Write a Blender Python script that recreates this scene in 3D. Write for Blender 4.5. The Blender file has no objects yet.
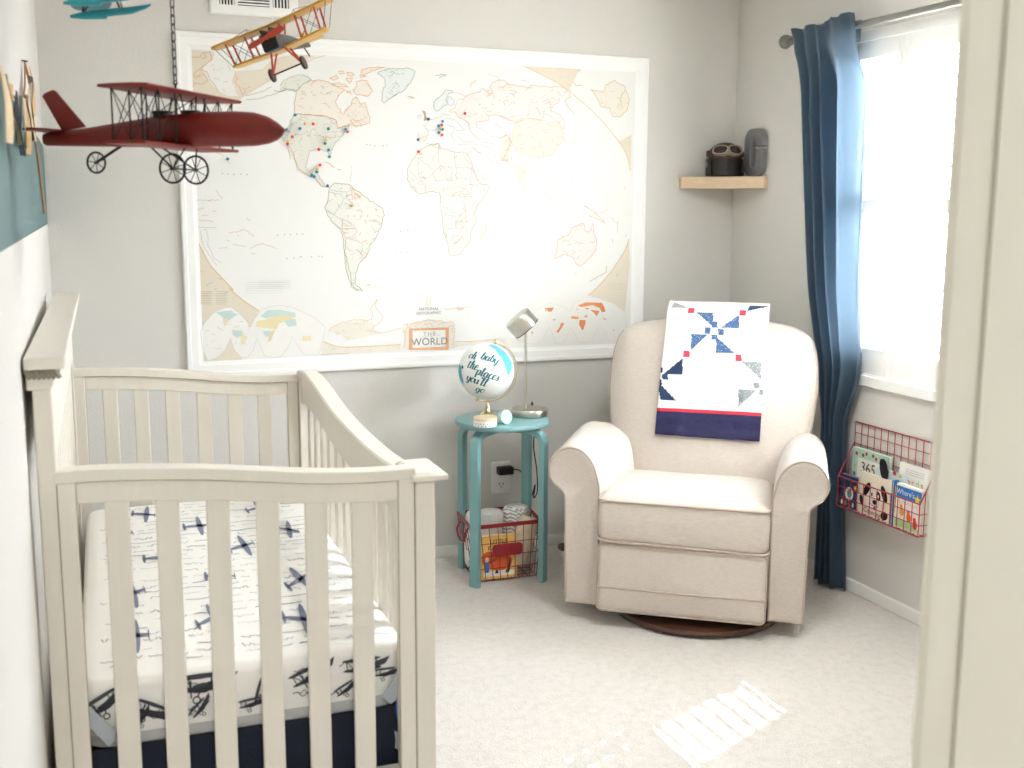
import bpy, bmesh, math, random
from mathutils import Vector, Matrix
from mathutils.geometry import delaunay_2d_cdt
PI = math.pi
sin, cos = math.sin, math.cos
S = bpy.context.scene
COL = S.collection
random.seed(7)

# ---------------------------------------------------------------- helpers
def lin(h):
    h = h.lstrip('#')
    out = []
    for i in (0, 2, 4):
        c = int(h[i:i+2], 16) / 255
        out.append(c / 12.92 if c <= .04045 else ((c + .055) / 1.055) ** 2.4)
    return tuple(out)

MATS = {}
def mat(name, hexc, rough=.6, var=0, vscale=20, bump=0, bscale=200, metal=0, sheen=0, trans=0, stretch=None, spec=None):
    if name in MATS: return MATS[name]
    m = bpy.data.materials.new(name); m.use_nodes = True
    nt = m.node_tree; b = nt.nodes['Principled BSDF']
    c = lin(hexc)
    b.inputs['Base Color'].default_value = (*c, 1)
    b.inputs['Roughness'].default_value = rough
    b.inputs['Metallic'].default_value = metal
    if spec is not None: b.inputs['Specular IOR Level'].default_value = spec
    if sheen: b.inputs['Sheen Weight'].default_value = sheen
    tc = nt.nodes.new('ShaderNodeTexCoord'); src = tc.outputs['Object']
    if stretch:
        mp = nt.nodes.new('ShaderNodeMapping'); mp.inputs['Scale'].default_value = stretch
        nt.links.new(src, mp.inputs['Vector']); src = mp.outputs['Vector']
    n = nt.nodes.new('ShaderNodeTexNoise'); n.inputs['Scale'].default_value = vscale
    n.inputs['Detail'].default_value = 4
    nt.links.new(src, n.inputs['Vector'])
    mx = nt.nodes.new('ShaderNodeMix'); mx.data_type = 'RGBA'
    mx.inputs['A'].default_value = (*[x * (1 - var) for x in c], 1)
    mx.inputs['B'].default_value = (*[min(1, x * (1 + var)) for x in c], 1)
    nt.links.new(n.outputs['Fac'], mx.inputs['Factor'])
    nt.links.new(mx.outputs['Result'], b.inputs['Base Color'])
    if bump:
        n2 = nt.nodes.new('ShaderNodeTexNoise'); n2.inputs['Scale'].default_value = bscale
        n2.inputs['Detail'].default_value = 3
        nt.links.new(src, n2.inputs['Vector'])
        bp = nt.nodes.new('ShaderNodeBump'); bp.inputs['Strength'].default_value = bump
        bp.inputs['Distance'].default_value = .004
        nt.links.new(n2.outputs['Fac'], bp.inputs['Height'])
        nt.links.new(bp.outputs['Normal'], b.inputs['Normal'])
    if trans:
        tr = nt.nodes.new('ShaderNodeBsdfTranslucent'); tr.inputs['Color'].default_value = (*c, 1)
        ms = nt.nodes.new('ShaderNodeMixShader'); ms.inputs['Fac'].default_value = trans
        nt.links.new(b.outputs['BSDF'], ms.inputs[1]); nt.links.new(tr.outputs['BSDF'], ms.inputs[2])
        nt.links.new(ms.outputs['Shader'], nt.nodes['Material Output'].inputs['Surface'])
    MATS[name] = m
    return m

def newbm(): return bmesh.new()

def face(bm, vs, mi=0):
    try:
        f = bm.faces.new(vs); f.material_index = mi; return f
    except ValueError:
        return None

def box(bm, x0, x1, y0, y1, z0, z1, mi=0, M=None):
    x0, x1 = min(x0, x1), max(x0, x1); y0, y1 = min(y0, y1), max(y0, y1); z0, z1 = min(z0, z1), max(z0, z1)
    v = [Vector((x, y, z)) for z in (z0, z1) for y in (y0, y1) for x in (x0, x1)]
    if M: v = [M @ p for p in v]
    v = [bm.verts.new(p) for p in v]
    for q in ((0, 2, 3, 1), (4, 5, 7, 6), (0, 1, 5, 4), (2, 6, 7, 3), (0, 4, 6, 2), (1, 3, 7, 5)):
        face(bm, [v[i] for i in q], mi)

def loft(bm, rings, mi=0, caps=True, closed=False, M=None):
    """rings: lists of points, all the same length; each ring closed"""
    R = []
    for r in rings:
        R.append([bm.verts.new((M @ Vector(p)) if M else Vector(p)) for p in r])
    n = len(R[0]); m = len(R)
    for i in range(m if closed else m - 1):
        a, b = R[i], R[(i + 1) % m]
        for j in range(n):
            face(bm, [a[j], a[(j + 1) % n], b[(j + 1) % n], b[j]], mi)
    if caps and not closed:
        face(bm, list(reversed(R[0])), mi); face(bm, R[-1], mi)
    return R

def prism(bm, pts, f0, f1, mi=0):
    """pts: 2d outline, f0/f1: maps (a,b)->3d for both ends"""
    loft(bm, [[f0(a, b) for a, b in pts], [f1(a, b) for a, b in pts]], mi)

def tube(bm, pts, r, n=8, closed=False, mi=0, caps=True, squash=None):
    pts = [Vector(p) for p in pts]
    m = len(pts); rs = r if isinstance(r, (list, tuple)) else [r] * m
    T = []
    for i in range(m):
        if closed: t = pts[(i + 1) % m] - pts[i - 1]
        else: t = pts[min(i + 1, m - 1)] - pts[max(i - 1, 0)]
        if t.length < 1e-9: t = Vector((0, 0, 1))
        T.append(t.normalized())
    u = T[0].orthogonal().normalized()
    rings = []
    for i in range(m):
        u = (u - T[i] * u.dot(T[i]))
        if u.length < 1e-6: u = T[i].orthogonal()
        u.normalize(); w = T[i].cross(u)
        rings.append([pts[i] + (u * cos(2 * PI * k / n) + w * sin(2 * PI * k / n)) * rs[i] for k in range(n)])
    loft(bm, rings, mi, caps, closed)

def lathe(bm, prof, n=32, M=None, mi=0, caps=True):
    rings = [[(max(r, 1e-5) * cos(2 * PI * k / n), max(r, 1e-5) * sin(2 * PI * k / n), z) for k in range(n)] for r, z in prof]
    loft(bm, rings, mi, caps, M=M)

def ball(bm, c, r, n=16, mi=0, sc=(1, 1, 1), M=None):
    prof = [(r * sin(PI * i / (n // 2)), -r * cos(PI * i / (n // 2))) for i in range(n // 2 + 1)]
    X = Matrix.Translation(c) @ Matrix.Diagonal((*sc, 1))
    lathe(bm, prof, n, (M @ X) if M else X, mi)

def cyl(bm, a, b, r, n=16, r2=None, mi=0):
    tube(bm, [a, b], [r, r if r2 is None else r2], n, mi=mi)

def bez(p0, p1, p2, p3, n=10):
    out = []
    for i in range(n + 1):
        t = i / n; s = 1 - t
        out.append(tuple(s**3*a + 3*s*s*t*b + 3*s*t*t*c + t**3*d for a, b, c, d in zip(p0, p1, p2, p3)))
    return out

def smooth_path(pts, k=6, closed=False):
    """Catmull-Rom through the points"""
    P = [Vector(p) for p in pts]; n = len(P); out = []
    for i in range(n if closed else n - 1):
        if closed: a, b, c, d = P[i - 1], P[i], P[(i + 1) % n], P[(i + 2) % n]
        else: a, b, c, d = P[max(i - 1, 0)], P[i], P[i + 1], P[min(i + 2, n - 1)]
        for j in range(k):
            t = j / k
            out.append(.5 * ((2 * b) + (c - a) * t + (2 * a - 5 * b + 4 * c - d) * t * t + (3 * b - a - 3 * c + d) * t ** 3))
    if not closed: out.append(P[-1])
    return out

def interp(tab, x):
    if x <= tab[0][0]: return tab[0][1]
    for (a, b), (c, d) in zip(tab, tab[1:]):
        if x <= c:
            return b + (d - b) * (x - a) / (c - a)
    return tab[-1][1]

def rrect(w, h, r, n=5, cx=0, cy=0):
    out = []
    for (sx, sy, a0) in ((1, 1, 0), (-1, 1, 90), (-1, -1, 180), (1, -1, 270)):
        for i in range(n + 1):
            a = math.radians(a0 + 90 * i / n)
            out.append((cx + sx * (w / 2 - r) + r * cos(a), cy + sy * (h / 2 - r) + r * sin(a)))
    return out

def superellipse(a, b, e, n):
    out = []
    for k in range(n):
        t = 2 * PI * k / n
        c, s = cos(t), sin(t)
        out.append((a * math.copysign(abs(c) ** (2 / e), c), b * math.copysign(abs(s) ** (2 / e), s)))
    return out

def obj(name, bm, mats, parent=None, world=False, smooth=0, bevel=0, seg=2, sub=0, solid=0, recalc=True):
    if recalc: bmesh.ops.recalc_face_normals(bm, faces=bm.faces[:])
    me = bpy.data.meshes.new(name); bm.to_mesh(me); bm.free()
    for m in (mats if isinstance(mats, (list, tuple)) else [mats]): me.materials.append(m)
    if smooth:
        for p in me.polygons: p.use_smooth = True
        me.set_sharp_from_angle(angle=math.radians(smooth))
    o = bpy.data.objects.new(name, me); COL.objects.link(o)
    if parent is not None:
        o.parent = parent
        if world and parent.parent is None and parent.type == 'EMPTY':
            o.matrix_parent_inverse = parent.matrix_basis.inverted()
    if solid:
        k = o.modifiers.new('Solidify', 'SOLIDIFY'); k.thickness = solid; k.offset = 0
    if bevel:
        k = o.modifiers.new('Bevel', 'BEVEL'); k.width = bevel; k.segments = seg; k.limit_method = 'ANGLE'
        k.angle_limit = math.radians(35)
    if sub:
        k = o.modifiers.new('Subdivision', 'SUBSURF'); k.levels = sub; k.render_levels = sub
    return o

def tag(o, label, cat, group=None):
    o['label'] = label; o['category'] = cat
    if group: o['group'] = group
    return o

def thing(name, label, cat, loc=(0, 0, 0), rot=(0, 0, 0), group=None):
    o = bpy.data.objects.new(name, None); COL.objects.link(o)
    o.empty_display_size = .05
    o.location = loc; o.rotation_euler = rot
    bpy.context.view_layer.update()
    return tag(o, label, cat, group)

def struct(name, bm, m, parent=None, **k):
    o = obj(name, bm, m, parent, **k)
    if parent is None: o['kind'] = 'structure'
    return o

def centre(o):
    """move the origin of a single-mesh thing to the middle of its base"""
    me = o.data
    xs = [v.co.x for v in me.vertices]; ys = [v.co.y for v in me.vertices]; zs = [v.co.z for v in me.vertices]
    c = Vector(((min(xs) + max(xs)) / 2, (min(ys) + max(ys)) / 2, min(zs)))
    me.transform(Matrix.Translation(-c)); o.location = c
    return o

def text_bm(body, size, extrude=.0005, align='CENTER', M=None, spacing=1.0, mi=0, into=None):
    cu = bpy.data.curves.new('writing', 'FONT'); cu.body = body; cu.size = size; cu.extrude = extrude
    cu.align_x = align; cu.align_y = 'CENTER'; cu.space_character = spacing; cu.resolution_u = 3
    o = bpy.data.objects.new('writing', cu); COL.objects.link(o)
    dg = bpy.context.evaluated_depsgraph_get(); dg.update()
    me = bpy.data.meshes.new_from_object(o.evaluated_get(dg))
    bpy.data.objects.remove(o); bpy.data.curves.remove(cu)
    me.materials.clear()
    if M: me.transform(M)
    for p in me.polygons: p.material_index = mi
    bm = into if into is not None else bmesh.new()
    bm.from_mesh(me); bpy.data.meshes.remove(me)
    return bm

def basis(x, y, z, o=(0, 0, 0)):
    m = Matrix((Vector(x), Vector(y), Vector(z))).transposed().to_4x4()
    m.translation = Vector(o); return m

# ---------------------------------------------------------------- camera
cam = bpy.data.cameras.new('camera'); camo = bpy.data.objects.new('camera', cam); COL.objects.link(camo)
cam.sensor_width = 36; cam.lens = 1111.3 / 1024 * 36; cam.clip_start = .02
yaw, pitch, roll = .3667, -.1585, .0051
fw = Vector((sin(yaw) * cos(pitch), cos(yaw) * cos(pitch), sin(pitch)))
rt = Vector((cos(yaw), -sin(yaw), 0)); up = rt.cross(fw)
r2 = rt * cos(roll) + up * sin(roll); u2 = up * cos(roll) - rt * sin(roll)
camo.matrix_world = basis(r2, u2, -fw, (-2.7743, -4.43, 1.4985))
S.camera = camo
cam.dof.use_dof = True; cam.dof.focus_distance = 4.45; cam.dof.aperture_fstop = 5.6

# ---------------------------------------------------------------- materials
m_wall = mat('wall paint', '#d8d5cf', .75, .03, 3, .25, 90)
m_ceil = mat('ceiling paint', '#f0eee8', .8, .02, 5, .3, 60)
m_teal = mat('teal wall stripe', '#637c7c', .75, .03, 3, .25, 90)
m_trim = mat('white trim paint', '#f2f0ea', .45, .01, 10)
m_jamb = mat('door trim paint', '#ebe6d8', .5, .01, 10)
m_shut = mat('shutter white', '#f7f6f2', .4, .01, 10)
m_map = mat('map frame white', '#f8f7f4', .5, .02, 12)
m_crib = mat('antique white wood', '#e0d9cd', .45, .05, 8, .08, 60, stretch=(6, 6, .6))
m_black = mat('black', '#121212', .5)
m_dark = mat('dark iron', '#2b2624', .45, .15, 60, metal=.6)
m_nick = mat('brushed nickel', '#c9c4ba', .28, .04, 60, metal=1)
m_rod = mat('pewter rod', '#8d8b86', .35, .05, 30, metal=.85)
m_gold = mat('satin brass', '#d8c9a2', .25, .05, 30, metal=1)

# carpet: tufted pile
def carpet():
    m = bpy.data.materials.new('carpet'); m.use_nodes = True; nt = m.node_tree; b = nt.nodes['Principled BSDF']
    tc = nt.nodes.new('ShaderNodeTexCoord')
    n1 = nt.nodes.new('ShaderNodeTexNoise'); n1.inputs['Scale'].default_value = 260; n1.inputs['Detail'].default_value = 3
    n2 = nt.nodes.new('ShaderNodeTexNoise'); n2.inputs['Scale'].default_value = 34; n2.inputs['Detail'].default_value = 5
    vo = nt.nodes.new('ShaderNodeTexVoronoi'); vo.inputs['Scale'].default_value = 170
    for n in (n1, n2, vo): nt.links.new(tc.outputs['Object'], n.inputs['Vector'])
    mx = nt.nodes.new('ShaderNodeMath'); mx.operation = 'ADD'
    sc = nt.nodes.new('ShaderNodeMath'); sc.operation = 'MULTIPLY_ADD'; sc.inputs[1].default_value = .45; sc.inputs[2].default_value = .27
    nt.links.new(n2.outputs['Fac'], sc.inputs[0]); nt.links.new(n1.outputs['Fac'], mx.inputs[0]); nt.links.new(sc.outputs[0], mx.inputs[1])
    cr = nt.nodes.new('ShaderNodeValToRGB')
    cr.color_ramp.elements[0].position = .70; cr.color_ramp.elements[0].color = (*lin('#bfb7ae'), 1)
    cr.color_ramp.elements[1].position = 1.2; cr.color_ramp.elements[1].color = (*lin('#dbd5ce'), 1)
    e = cr.color_ramp.elements.new(.95); e.color = (*lin('#cfc8c0'), 1)
    dv = nt.nodes.new('ShaderNodeMath'); dv.operation = 'MULTIPLY'; dv.inputs[1].default_value = 1.0
    nt.links.new(mx.outputs[0], dv.inputs[0]); nt.links.new(dv.outputs[0], cr.inputs['Fac'])
    nt.links.new(cr.outputs['Color'], b.inputs['Base Color'])
    b.inputs['Roughness'].default_value = .95; b.inputs['Sheen Weight'].default_value = .3
    ad = nt.nodes.new('ShaderNodeMath'); ad.operation = 'ADD'
    nt.links.new(vo.outputs['Distance'], ad.inputs[0]); nt.links.new(n1.outputs['Fac'], ad.inputs[1])
    bp = nt.nodes.new('ShaderNodeBump'); bp.inputs['Strength'].default_value = .7; bp.inputs['Distance'].default_value = .004
    nt.links.new(ad.outputs[0], bp.inputs['Height']); nt.links.new(bp.outputs['Normal'], b.inputs['Normal'])
    return m
m_carpet = carpet()

# ---------------------------------------------------------------- the room
XL, YN, ZC = -2.89, -3.66, 2.46          # left wall, door wall, ceiling
HY, HX0, HX1 = -5.7, -3.7, -1.2          # hallway beyond the door
bm = newbm(); box(bm, XL - .9, .12, .12, HY - .1, -.08, 0); struct('floor', bm, m_carpet)
bm = newbm(); box(bm, XL - .9, .12, .12, HY - .1, ZC, ZC + .08); struct('ceiling', bm, m_ceil)
bm = newbm(); box(bm, XL - .12, .12, 0, .12, 0, ZC); struct('wall_back', bm, m_wall)
# left wall: a painted teal band runs at chest height
bm = newbm()
for z0, z1, mi in ((0, 1.427, 0), (1.427, 1.706, 1), (1.706, ZC, 0)): box(bm, XL - .12, XL, 0, YN, z0, z1, mi)
struct('wall_left', bm, [m_wall, m_teal])
WY0, WY1, WZ0, WZ1 = -.80, -2.02, .86, 2.125
bm = newbm()
box(bm, 0, .12, 0, WY0, 0, ZC); box(bm, 0, .12, WY1, YN, 0, ZC)
box(bm, 0, .12, WY0, WY1, 0, WZ0); box(bm, 0, .12, WY0, WY1, WZ1, ZC)
struct('wall_right', bm, m_wall)
DX0, DX1, DZ = -2.862, -2.070, 2.05
bm = newbm()
box(bm, DX1 + .02, .12, YN, YN - .13, 0, ZC); box(bm, XL - .9, DX0 - .02, YN, YN - .13, 0, ZC)
box(bm, DX0 - .02, DX1 + .02, YN, YN - .13, DZ + .02, ZC)
struct('wall_front', bm, m_wall)
bm = newbm()
box(bm, HX0 - .1, HX1 + .1, HY, HY - .1, 0, ZC); box(bm, HX0 - .1, HX0, YN - .13, HY, 0, ZC); box(bm, HX1, HX1 + .1, YN - .13, HY, 0, ZC)
struct('wall_hallway', bm, m_wall)
# door frame: jambs, stops and casings
bm = newbm()
for s, x in ((1, DX1), (-1, DX0)):
    box(bm, x, x + s * .02, YN + .0, YN - .039, 0, DZ)                # room-side half of the jamb
    box(bm, x + s * .016, x + s * .02, YN - .039, YN - .047, 0, DZ)   # shadow groove
    box(bm, x - s * .004, x + s * .02, YN - .047, YN - .13, 0, DZ)    # stop and hall-side half
box(bm, DX0 - .02, DX1 + .02, YN, YN - .13, DZ, DZ + .02)
struct('door_1', bm, m_jamb, bevel=.004, seg=3)
bm = newbm()
for y0, y1 in ((YN, YN + .016), (YN - .13, YN - .146)):
    box(bm, DX1 + .004, DX1 + .065, y0, y1, 0, DZ + .065)
    box(bm, DX0 - .065 if y1 < YN else XL, DX0 - .004, y0, y1, 0, DZ + .065)
    box(bm, DX0 - .004, DX1 + .004, y0, y1, DZ + .004, DZ + .065)
struct('trim_1', bm, m_jamb, bevel=.004)
# baseboards, sunk a little in the carpet pile
def bb(name, x0, x1, y0, y1):
    bm = newbm(); box(bm, x0, x1, y0, y1, 0, .052); struct(name, bm, m_trim, bevel=.006, seg=3)
bb('baseboard_back', XL, 0, 0, -.013); bb('baseboard_right', 0, -.013, -.013, YN)
bb('baseboard_left', XL, XL + .013, -.013, YN); bb('baseboard_front', DX1 + .065, -.013, YN, YN + .013)

# ---------------------------------------------------------------- window and shutters
bm = newbm()
FY0, FY1, FZ0, FZ1 = -.775, -2.045, .829, 2.150
def frame4(bm, x0, x1, y0, y1, z0, z1, a, b, mi=0):
    """a = side width, b = top/bottom width"""
    box(bm, x0, x1, y0, y0 - a, z0, z1, mi); box(bm, x0, x1, y1 + a, y1, z0, z1, mi)
    box(bm, x0, x1, y0 - a, y1 + a, z0, z0 + b, mi); box(bm, x0, x1, y0 - a, y1 + a, z1 - b, z1, mi)
frame4(bm, -.022, 0, FY0, FY1, FZ0, FZ1, .040, .040)
frame4(bm, -.014, .03, FY0 - .03, FY1 + .03, FZ0 + .035, FZ1 - .012, .016, .012)
w1 = struct('window_1', bm, m_shut, bevel=.003)
bm = newbm()
frame4(bm, .085, .115, WY0, WY1, WZ0, WZ1, .035, .035)
box(bm, .085, .115, -1.395, -1.425, WZ0, WZ1)
obj('window_sash', bm, m_shut, w1)
gm = bpy.data.materials.new('window glass'); gm.use_nodes = True
nt = gm.node_tree; nt.nodes.remove(nt.nodes['Principled BSDF'])
tr = nt.nodes.new('ShaderNodeBsdfTransparent'); gl = nt.nodes.new('ShaderNodeBsdfGlossy'); gl.inputs['Roughness'].default_value = .02
ms = nt.nodes.new('ShaderNodeMixShader'); ms.inputs[0].default_value = .04
nt.links.new(tr.outputs[0], ms.inputs[1]); nt.links.new(gl.outputs[0], ms.inputs[2])
nt.links.new(ms.outputs[0], nt.nodes['Material Output'].inputs['Surface'])
bm = newbm(); box(bm, .098, .102, WY0 - .03, WY1 + .03, WZ0 + .03, WZ1 - .03); obj('window_pane', bm, gm, w1)

sh = thing('plantation_shutters', 'white plantation shutters with tilting louvers filling the window beside the blue curtain', 'shutters', (0, -1.41, .87))
PW = (FY0 - .045 - (FY1 + .045)) / 4
for k in range(4):
    y0 = FY0 - .045 - k * PW; y1 = y0 - PW + .003
    bm = newbm()
    z0, z1 = .874, 2.134
    st = .028
    box(bm, -.012, .018, y0, y0 - st, z0, z1); box(bm, -.012, .018, y1 + st, y1, z0, z1)
    for a, b in ((z0, .974), (1.481, 1.53), (2.046, z1)): box(bm, -.012, .018, y0 - st, y1 + st, a, b)
    p = obj('shutter_panel', bm, m_shut, sh, world=True, bevel=.003)
    for tier, (a, b) in enumerate(((.974, 1.481), (1.53, 2.046))):
        n = 7; bm = newbm(); sp = (b - a) / n
        tilt = math.radians(32) if (k == 1 and tier == 0) else math.radians(-6 + 3 * (k % 2))
        for i in range(n):
            zc = a + sp * (i + .5); ring = superellipse(.037, .0048, 2, 14)
            # tilt > 0: the room-side edge dips
            pts = [(x * cos(tilt) + z * -sin(tilt), x * sin(tilt) + z * cos(tilt)) for x, z in ring]
            loft(bm, [[(.003 + px, yy, zc + pz) for px, pz in pts] for yy in (y0 - st - .001, y1 + st + .001)])
        obj('louvers', bm, m_shut, p, smooth=50)
        bm = newbm(); yc = (y0 + y1) / 2
        dx = -.037 * cos(tilt) - .004; dz = -.037 * sin(tilt)
        box(bm, dx - .004, dx + .004, yc - .005, yc + .005, a + .02 + dz, b - .02 + dz)
        obj('tilt_rod', bm, m_shut, p, bevel=.002)

# ---------------------------------------------------------------- light
W = bpy.data.worlds.new('sky'); S.world = W; W.use_nodes = True
wt = W.node_tree; bg = wt.nodes['Background']; bg.inputs['Strength'].default_value = 21.0
wc = wt.nodes.new('ShaderNodeTexCoord'); ws = wt.nodes.new('ShaderNodeSeparateXYZ'); wr = wt.nodes.new('ShaderNodeValToRGB'); wm = wt.nodes.new('ShaderNodeMapRange')
wm.inputs['From Min'].default_value = -1; wm.inputs['From Max'].default_value = 1
wt.links.new(wc.outputs['Generated'], ws.inputs[0]); wt.links.new(ws.outputs['Z'], wm.inputs['Value']); wt.links.new(wm.outputs['Result'], wr.inputs['Fac']); wt.links.new(wr.outputs['Color'], bg.inputs['Color'])
wr.color_ramp.elements[0].position = .44; wr.color_ramp.elements[0].color = (.235, .24, .245, 1)      # paving and planting outside
wr.color_ramp.elements[1].position = .72; wr.color_ramp.elements[1].color = (.90, .985, 1.12, 1)      # bright hazy sky
we = wr.color_ramp.elements.new(.53); we.color = (.40, .43, .475, 1)
sun = bpy.data.lights.new('sun', 'SUN'); sun.energy = 44; sun.angle = math.radians(.35); sun.color = (1, .98, .94)
so = bpy.data.objects.new('sun', sun); COL.objects.link(so)
d = Vector((-1, -.47, -1.13)).normalized(); so.rotation_euler = d.to_track_quat('-Z', 'Y').to_euler()
so.location = (1.5, -.3, 3.0)
po = bpy.data.lights.new('window_portal', 'AREA'); po.shape = 'RECTANGLE'; po.size = 1.22; po.size_y = 1.265; po.cycles.is_portal = True
poo = bpy.data.objects.new('window_portal', po); COL.objects.link(poo); poo.location = (.13, -1.41, 1.4925)
poo.rotation_euler = Vector((-1, 0, 0)).to_track_quat('-Z', 'Y').to_euler()
# unseen ceiling lamps added as fill: one in the hallway behind the camera, one in the room
def lamp(x, y, energy, size, label):
    L = bpy.data.lights.new('fill_bulb', 'AREA'); L.shape = 'DISK'; L.size = size; L.energy = energy; L.color = (.92, .97, 1.0)
    o = bpy.data.objects.new('fill_bulb', L); COL.objects.link(o); o.location = (x, y, ZC - .055)
    t = thing('added_fill_light', label, 'light', (x, y, ZC))
    bm = newbm(); lathe(bm, [(size / 2 + .02, -.001), (size / 2 + .02, -.03), (size / 2 + .005, -.05), (size / 2, -.05), (size / 2, -.02), (.0, -.02)], 32)
    obj('fill_light_rim', bm, m_nick, t, smooth=40)
lamp(-2.5, -4.9, 12, .5, 'added round fill light on the hallway ceiling outside the bedroom door')
lamp(-1.15, -2.0, 9, .4, 'added round fill light in the middle of the bedroom ceiling')

S.view_settings.view_transform = 'Standard'; S.view_settings.look = 'None'
S.view_settings.gamma = 1; S.view_settings.use_curve_mapping = False
S.view_settings.exposure = 1.48
S.cycles.use_denoising = True
S.cycles.max_bounces = 10; S.cycles.diffuse_bounces = 6; S.cycles.glossy_bounces = 4; S.cycles.transparent_max_bounces = 12
S.cycles.sample_clamp_indirect = 8; S.cycles.caustics_reflective = False; S.cycles.caustics_refractive = False
# ---------------------------------------------------------------- crib
CXL, CXR, CYN, CYF = -2.875, -2.113, -2.257, -.745
crib = thing('baby_crib', 'antique white wooden baby crib with arched slatted ends against the left wall', 'crib', ((CXL + CXR) / 2, (CYN + CYF) / 2, 0))
ARCH = [(-2.85, 1.008), (-2.80, 1.010), (-2.717, 1.006), (-2.61, .999), (-2.51, .988), (-2.44, .979), (-2.373, .971), (-2.30, .965), (-2.23, .962), (-2.156, .963)]
ax = [-2.846 + (2.846 - 2.156) * i / 24 for i in range(25)]
def arch(x):  # smoothed
    return sum(interp(ARCH, x + d) for d in (-.04, -.02, 0, .02, .04)) / 5
# corner posts
def post(x0, x1, y0, y1, h, label=None):
    bm = newbm(); box(bm, x0, x1, y0, y1, 0, h)
    o = obj('post', bm, m_crib, crib, world=True, bevel=.003)
    if label: o['label'] = label
    return o
post(CXL, -2.842, CYN, CYN + .06, 1.165); post(CXL, -2.842, CYF - .06, CYF, 1.165)
post(-2.156, CXR, CYN, CYN + .075, .94); post(-2.156, CXR, CYF - .075, CYF, .945)
for y0, y1, z in ((CYN - .02, CYN + .125, .937),):
    bm = newbm()
    R = []
    for dz, g in ((0, .000), (.010, 0), (.017, .010)):
        R.append([(x, y, z + dz) for x, y in [(-2.166 + g, y0 + g), (-2.089 - g, y0 + g), (-2.089 - g, y1 - g), (-2.166 + g, y1 - g)]])
    loft(bm, R); obj('post_cap', bm, m_crib, crib, world=True, bevel=.002)
# end panels
m_glaze_shade = mat('brown glaze and shade', '#9c8a70', .6, .2, 60)
def end_panel(y, back, drop=0):
    s = 1 if back else -1                 # the panel grows away from y by s
    arch_ = lambda x: arch(x) + drop
    bm = newbm()
    for a, b, lo, hi in ((-.004, .040, -.024, 0.0), (.005, .030, -.067, -.0235)):
        loft(bm, [[(x, y + s * a, arch_(x) + lo), (x, y + s * b, arch_(x) + lo), (x, y + s * b, arch_(x) + hi), (x, y + s * a, arch_(x) + hi)] for x in ax])
    for x0, x1 in ((-2.846, -2.811), (-2.191, -2.156)):
        box(bm, x0, x1, y, y + s * .034, .20, arch_((x0 + x1) / 2) - .0225)
    box(bm, -2.811, -2.191, y + s * .004, y + s * .030, .22, .30)
    p = obj('end_panel', bm, m_crib, crib, world=True, bevel=.0025)
    # brown glaze and shade in the joints, also painting in their shadow lines
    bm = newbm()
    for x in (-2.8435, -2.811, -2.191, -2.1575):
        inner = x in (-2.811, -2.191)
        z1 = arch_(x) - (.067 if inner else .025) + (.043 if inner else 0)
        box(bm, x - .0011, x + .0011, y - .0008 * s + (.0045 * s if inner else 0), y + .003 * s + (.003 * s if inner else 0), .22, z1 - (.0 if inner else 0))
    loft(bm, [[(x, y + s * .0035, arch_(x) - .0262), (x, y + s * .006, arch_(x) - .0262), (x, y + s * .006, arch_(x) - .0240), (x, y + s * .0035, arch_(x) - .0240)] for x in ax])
    obj('joint_glaze_shade', bm, m_glaze_shade, p)
    for xc in (-2.740, -2.648, -2.5535, -2.4575, -2.361, -2.266):
        bm = newbm(); box(bm, xc - .0222, xc + .0222, y + s * .009, y + s * .025, .295, arch_(xc) - .062)
        obj('slat', bm, m_crib, p, bevel=.003)
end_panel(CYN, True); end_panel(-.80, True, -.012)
# high back panel with its moulded crown
bm = newbm()
box(bm, -2.870, -2.842, CYN + .06, CYF - .06, .22, .30)
obj('bottom_rail', bm, m_crib, crib, world=True, bevel=.003)
bm = newbm(); box(bm, -2.870, -2.842, CYN + .06, CYF - .06, 1.03, 1.165)
bp_ = obj('back_panel', bm, m_crib, crib, world=True, bevel=.003)
for i in range(14):
    yc = CYN + .13 + i * (CYF - CYN - .26) / 13
    bm = newbm(); box(bm, -2.864, -2.848, yc - .02, yc + .02, .295, 1.035); obj('slat', bm, m_crib, bp_, bevel=.003)
bm = newbm()
prof = [(-2.884, 1.163), (-2.846, 1.163), (-2.838, 1.170), (-2.836, 1.180), (-2.832, 1.184), (-2.832, 1.204), (-2.816, 1.206), (-2.814, 1.226), (-2.884, 1.226)]
prism(bm, prof[:6] + [(-2.884, 1.204)], lambda a, b: (a, CYN - .008, b), lambda a, b: (a, CYF + .008, b))
prism(bm, [(-2.885, 1.204), (-2.816, 1.204), (-2.814, 1.226), (-2.885, 1.226)], lambda a, b: (a, CYN - .032, b), lambda a, b: (a, CYF + .03, b))
crown = obj('crown_rail', bm, m_crib, crib, world=True, bevel=.003)
bm = newbm()
m_rope = mat('rope moulding', '#8f8778', .5, .1, 30)
for i in range(7):
    x = -2.881 + i * .0082
    tube(bm, [(x - .005, CYN - .009, 1.203), (x + .006, CYN - .009, 1.185)], [.0045, .0045], 8)
for i in range(110):
    y = CYN + i * .0138
    tube(bm, [(-2.832, y, 1.203), (-2.832, y + .012, 1.185)], [.004, .004], 6)
obj('rope_moulding', bm, m_rope, crown, smooth=60)
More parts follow.
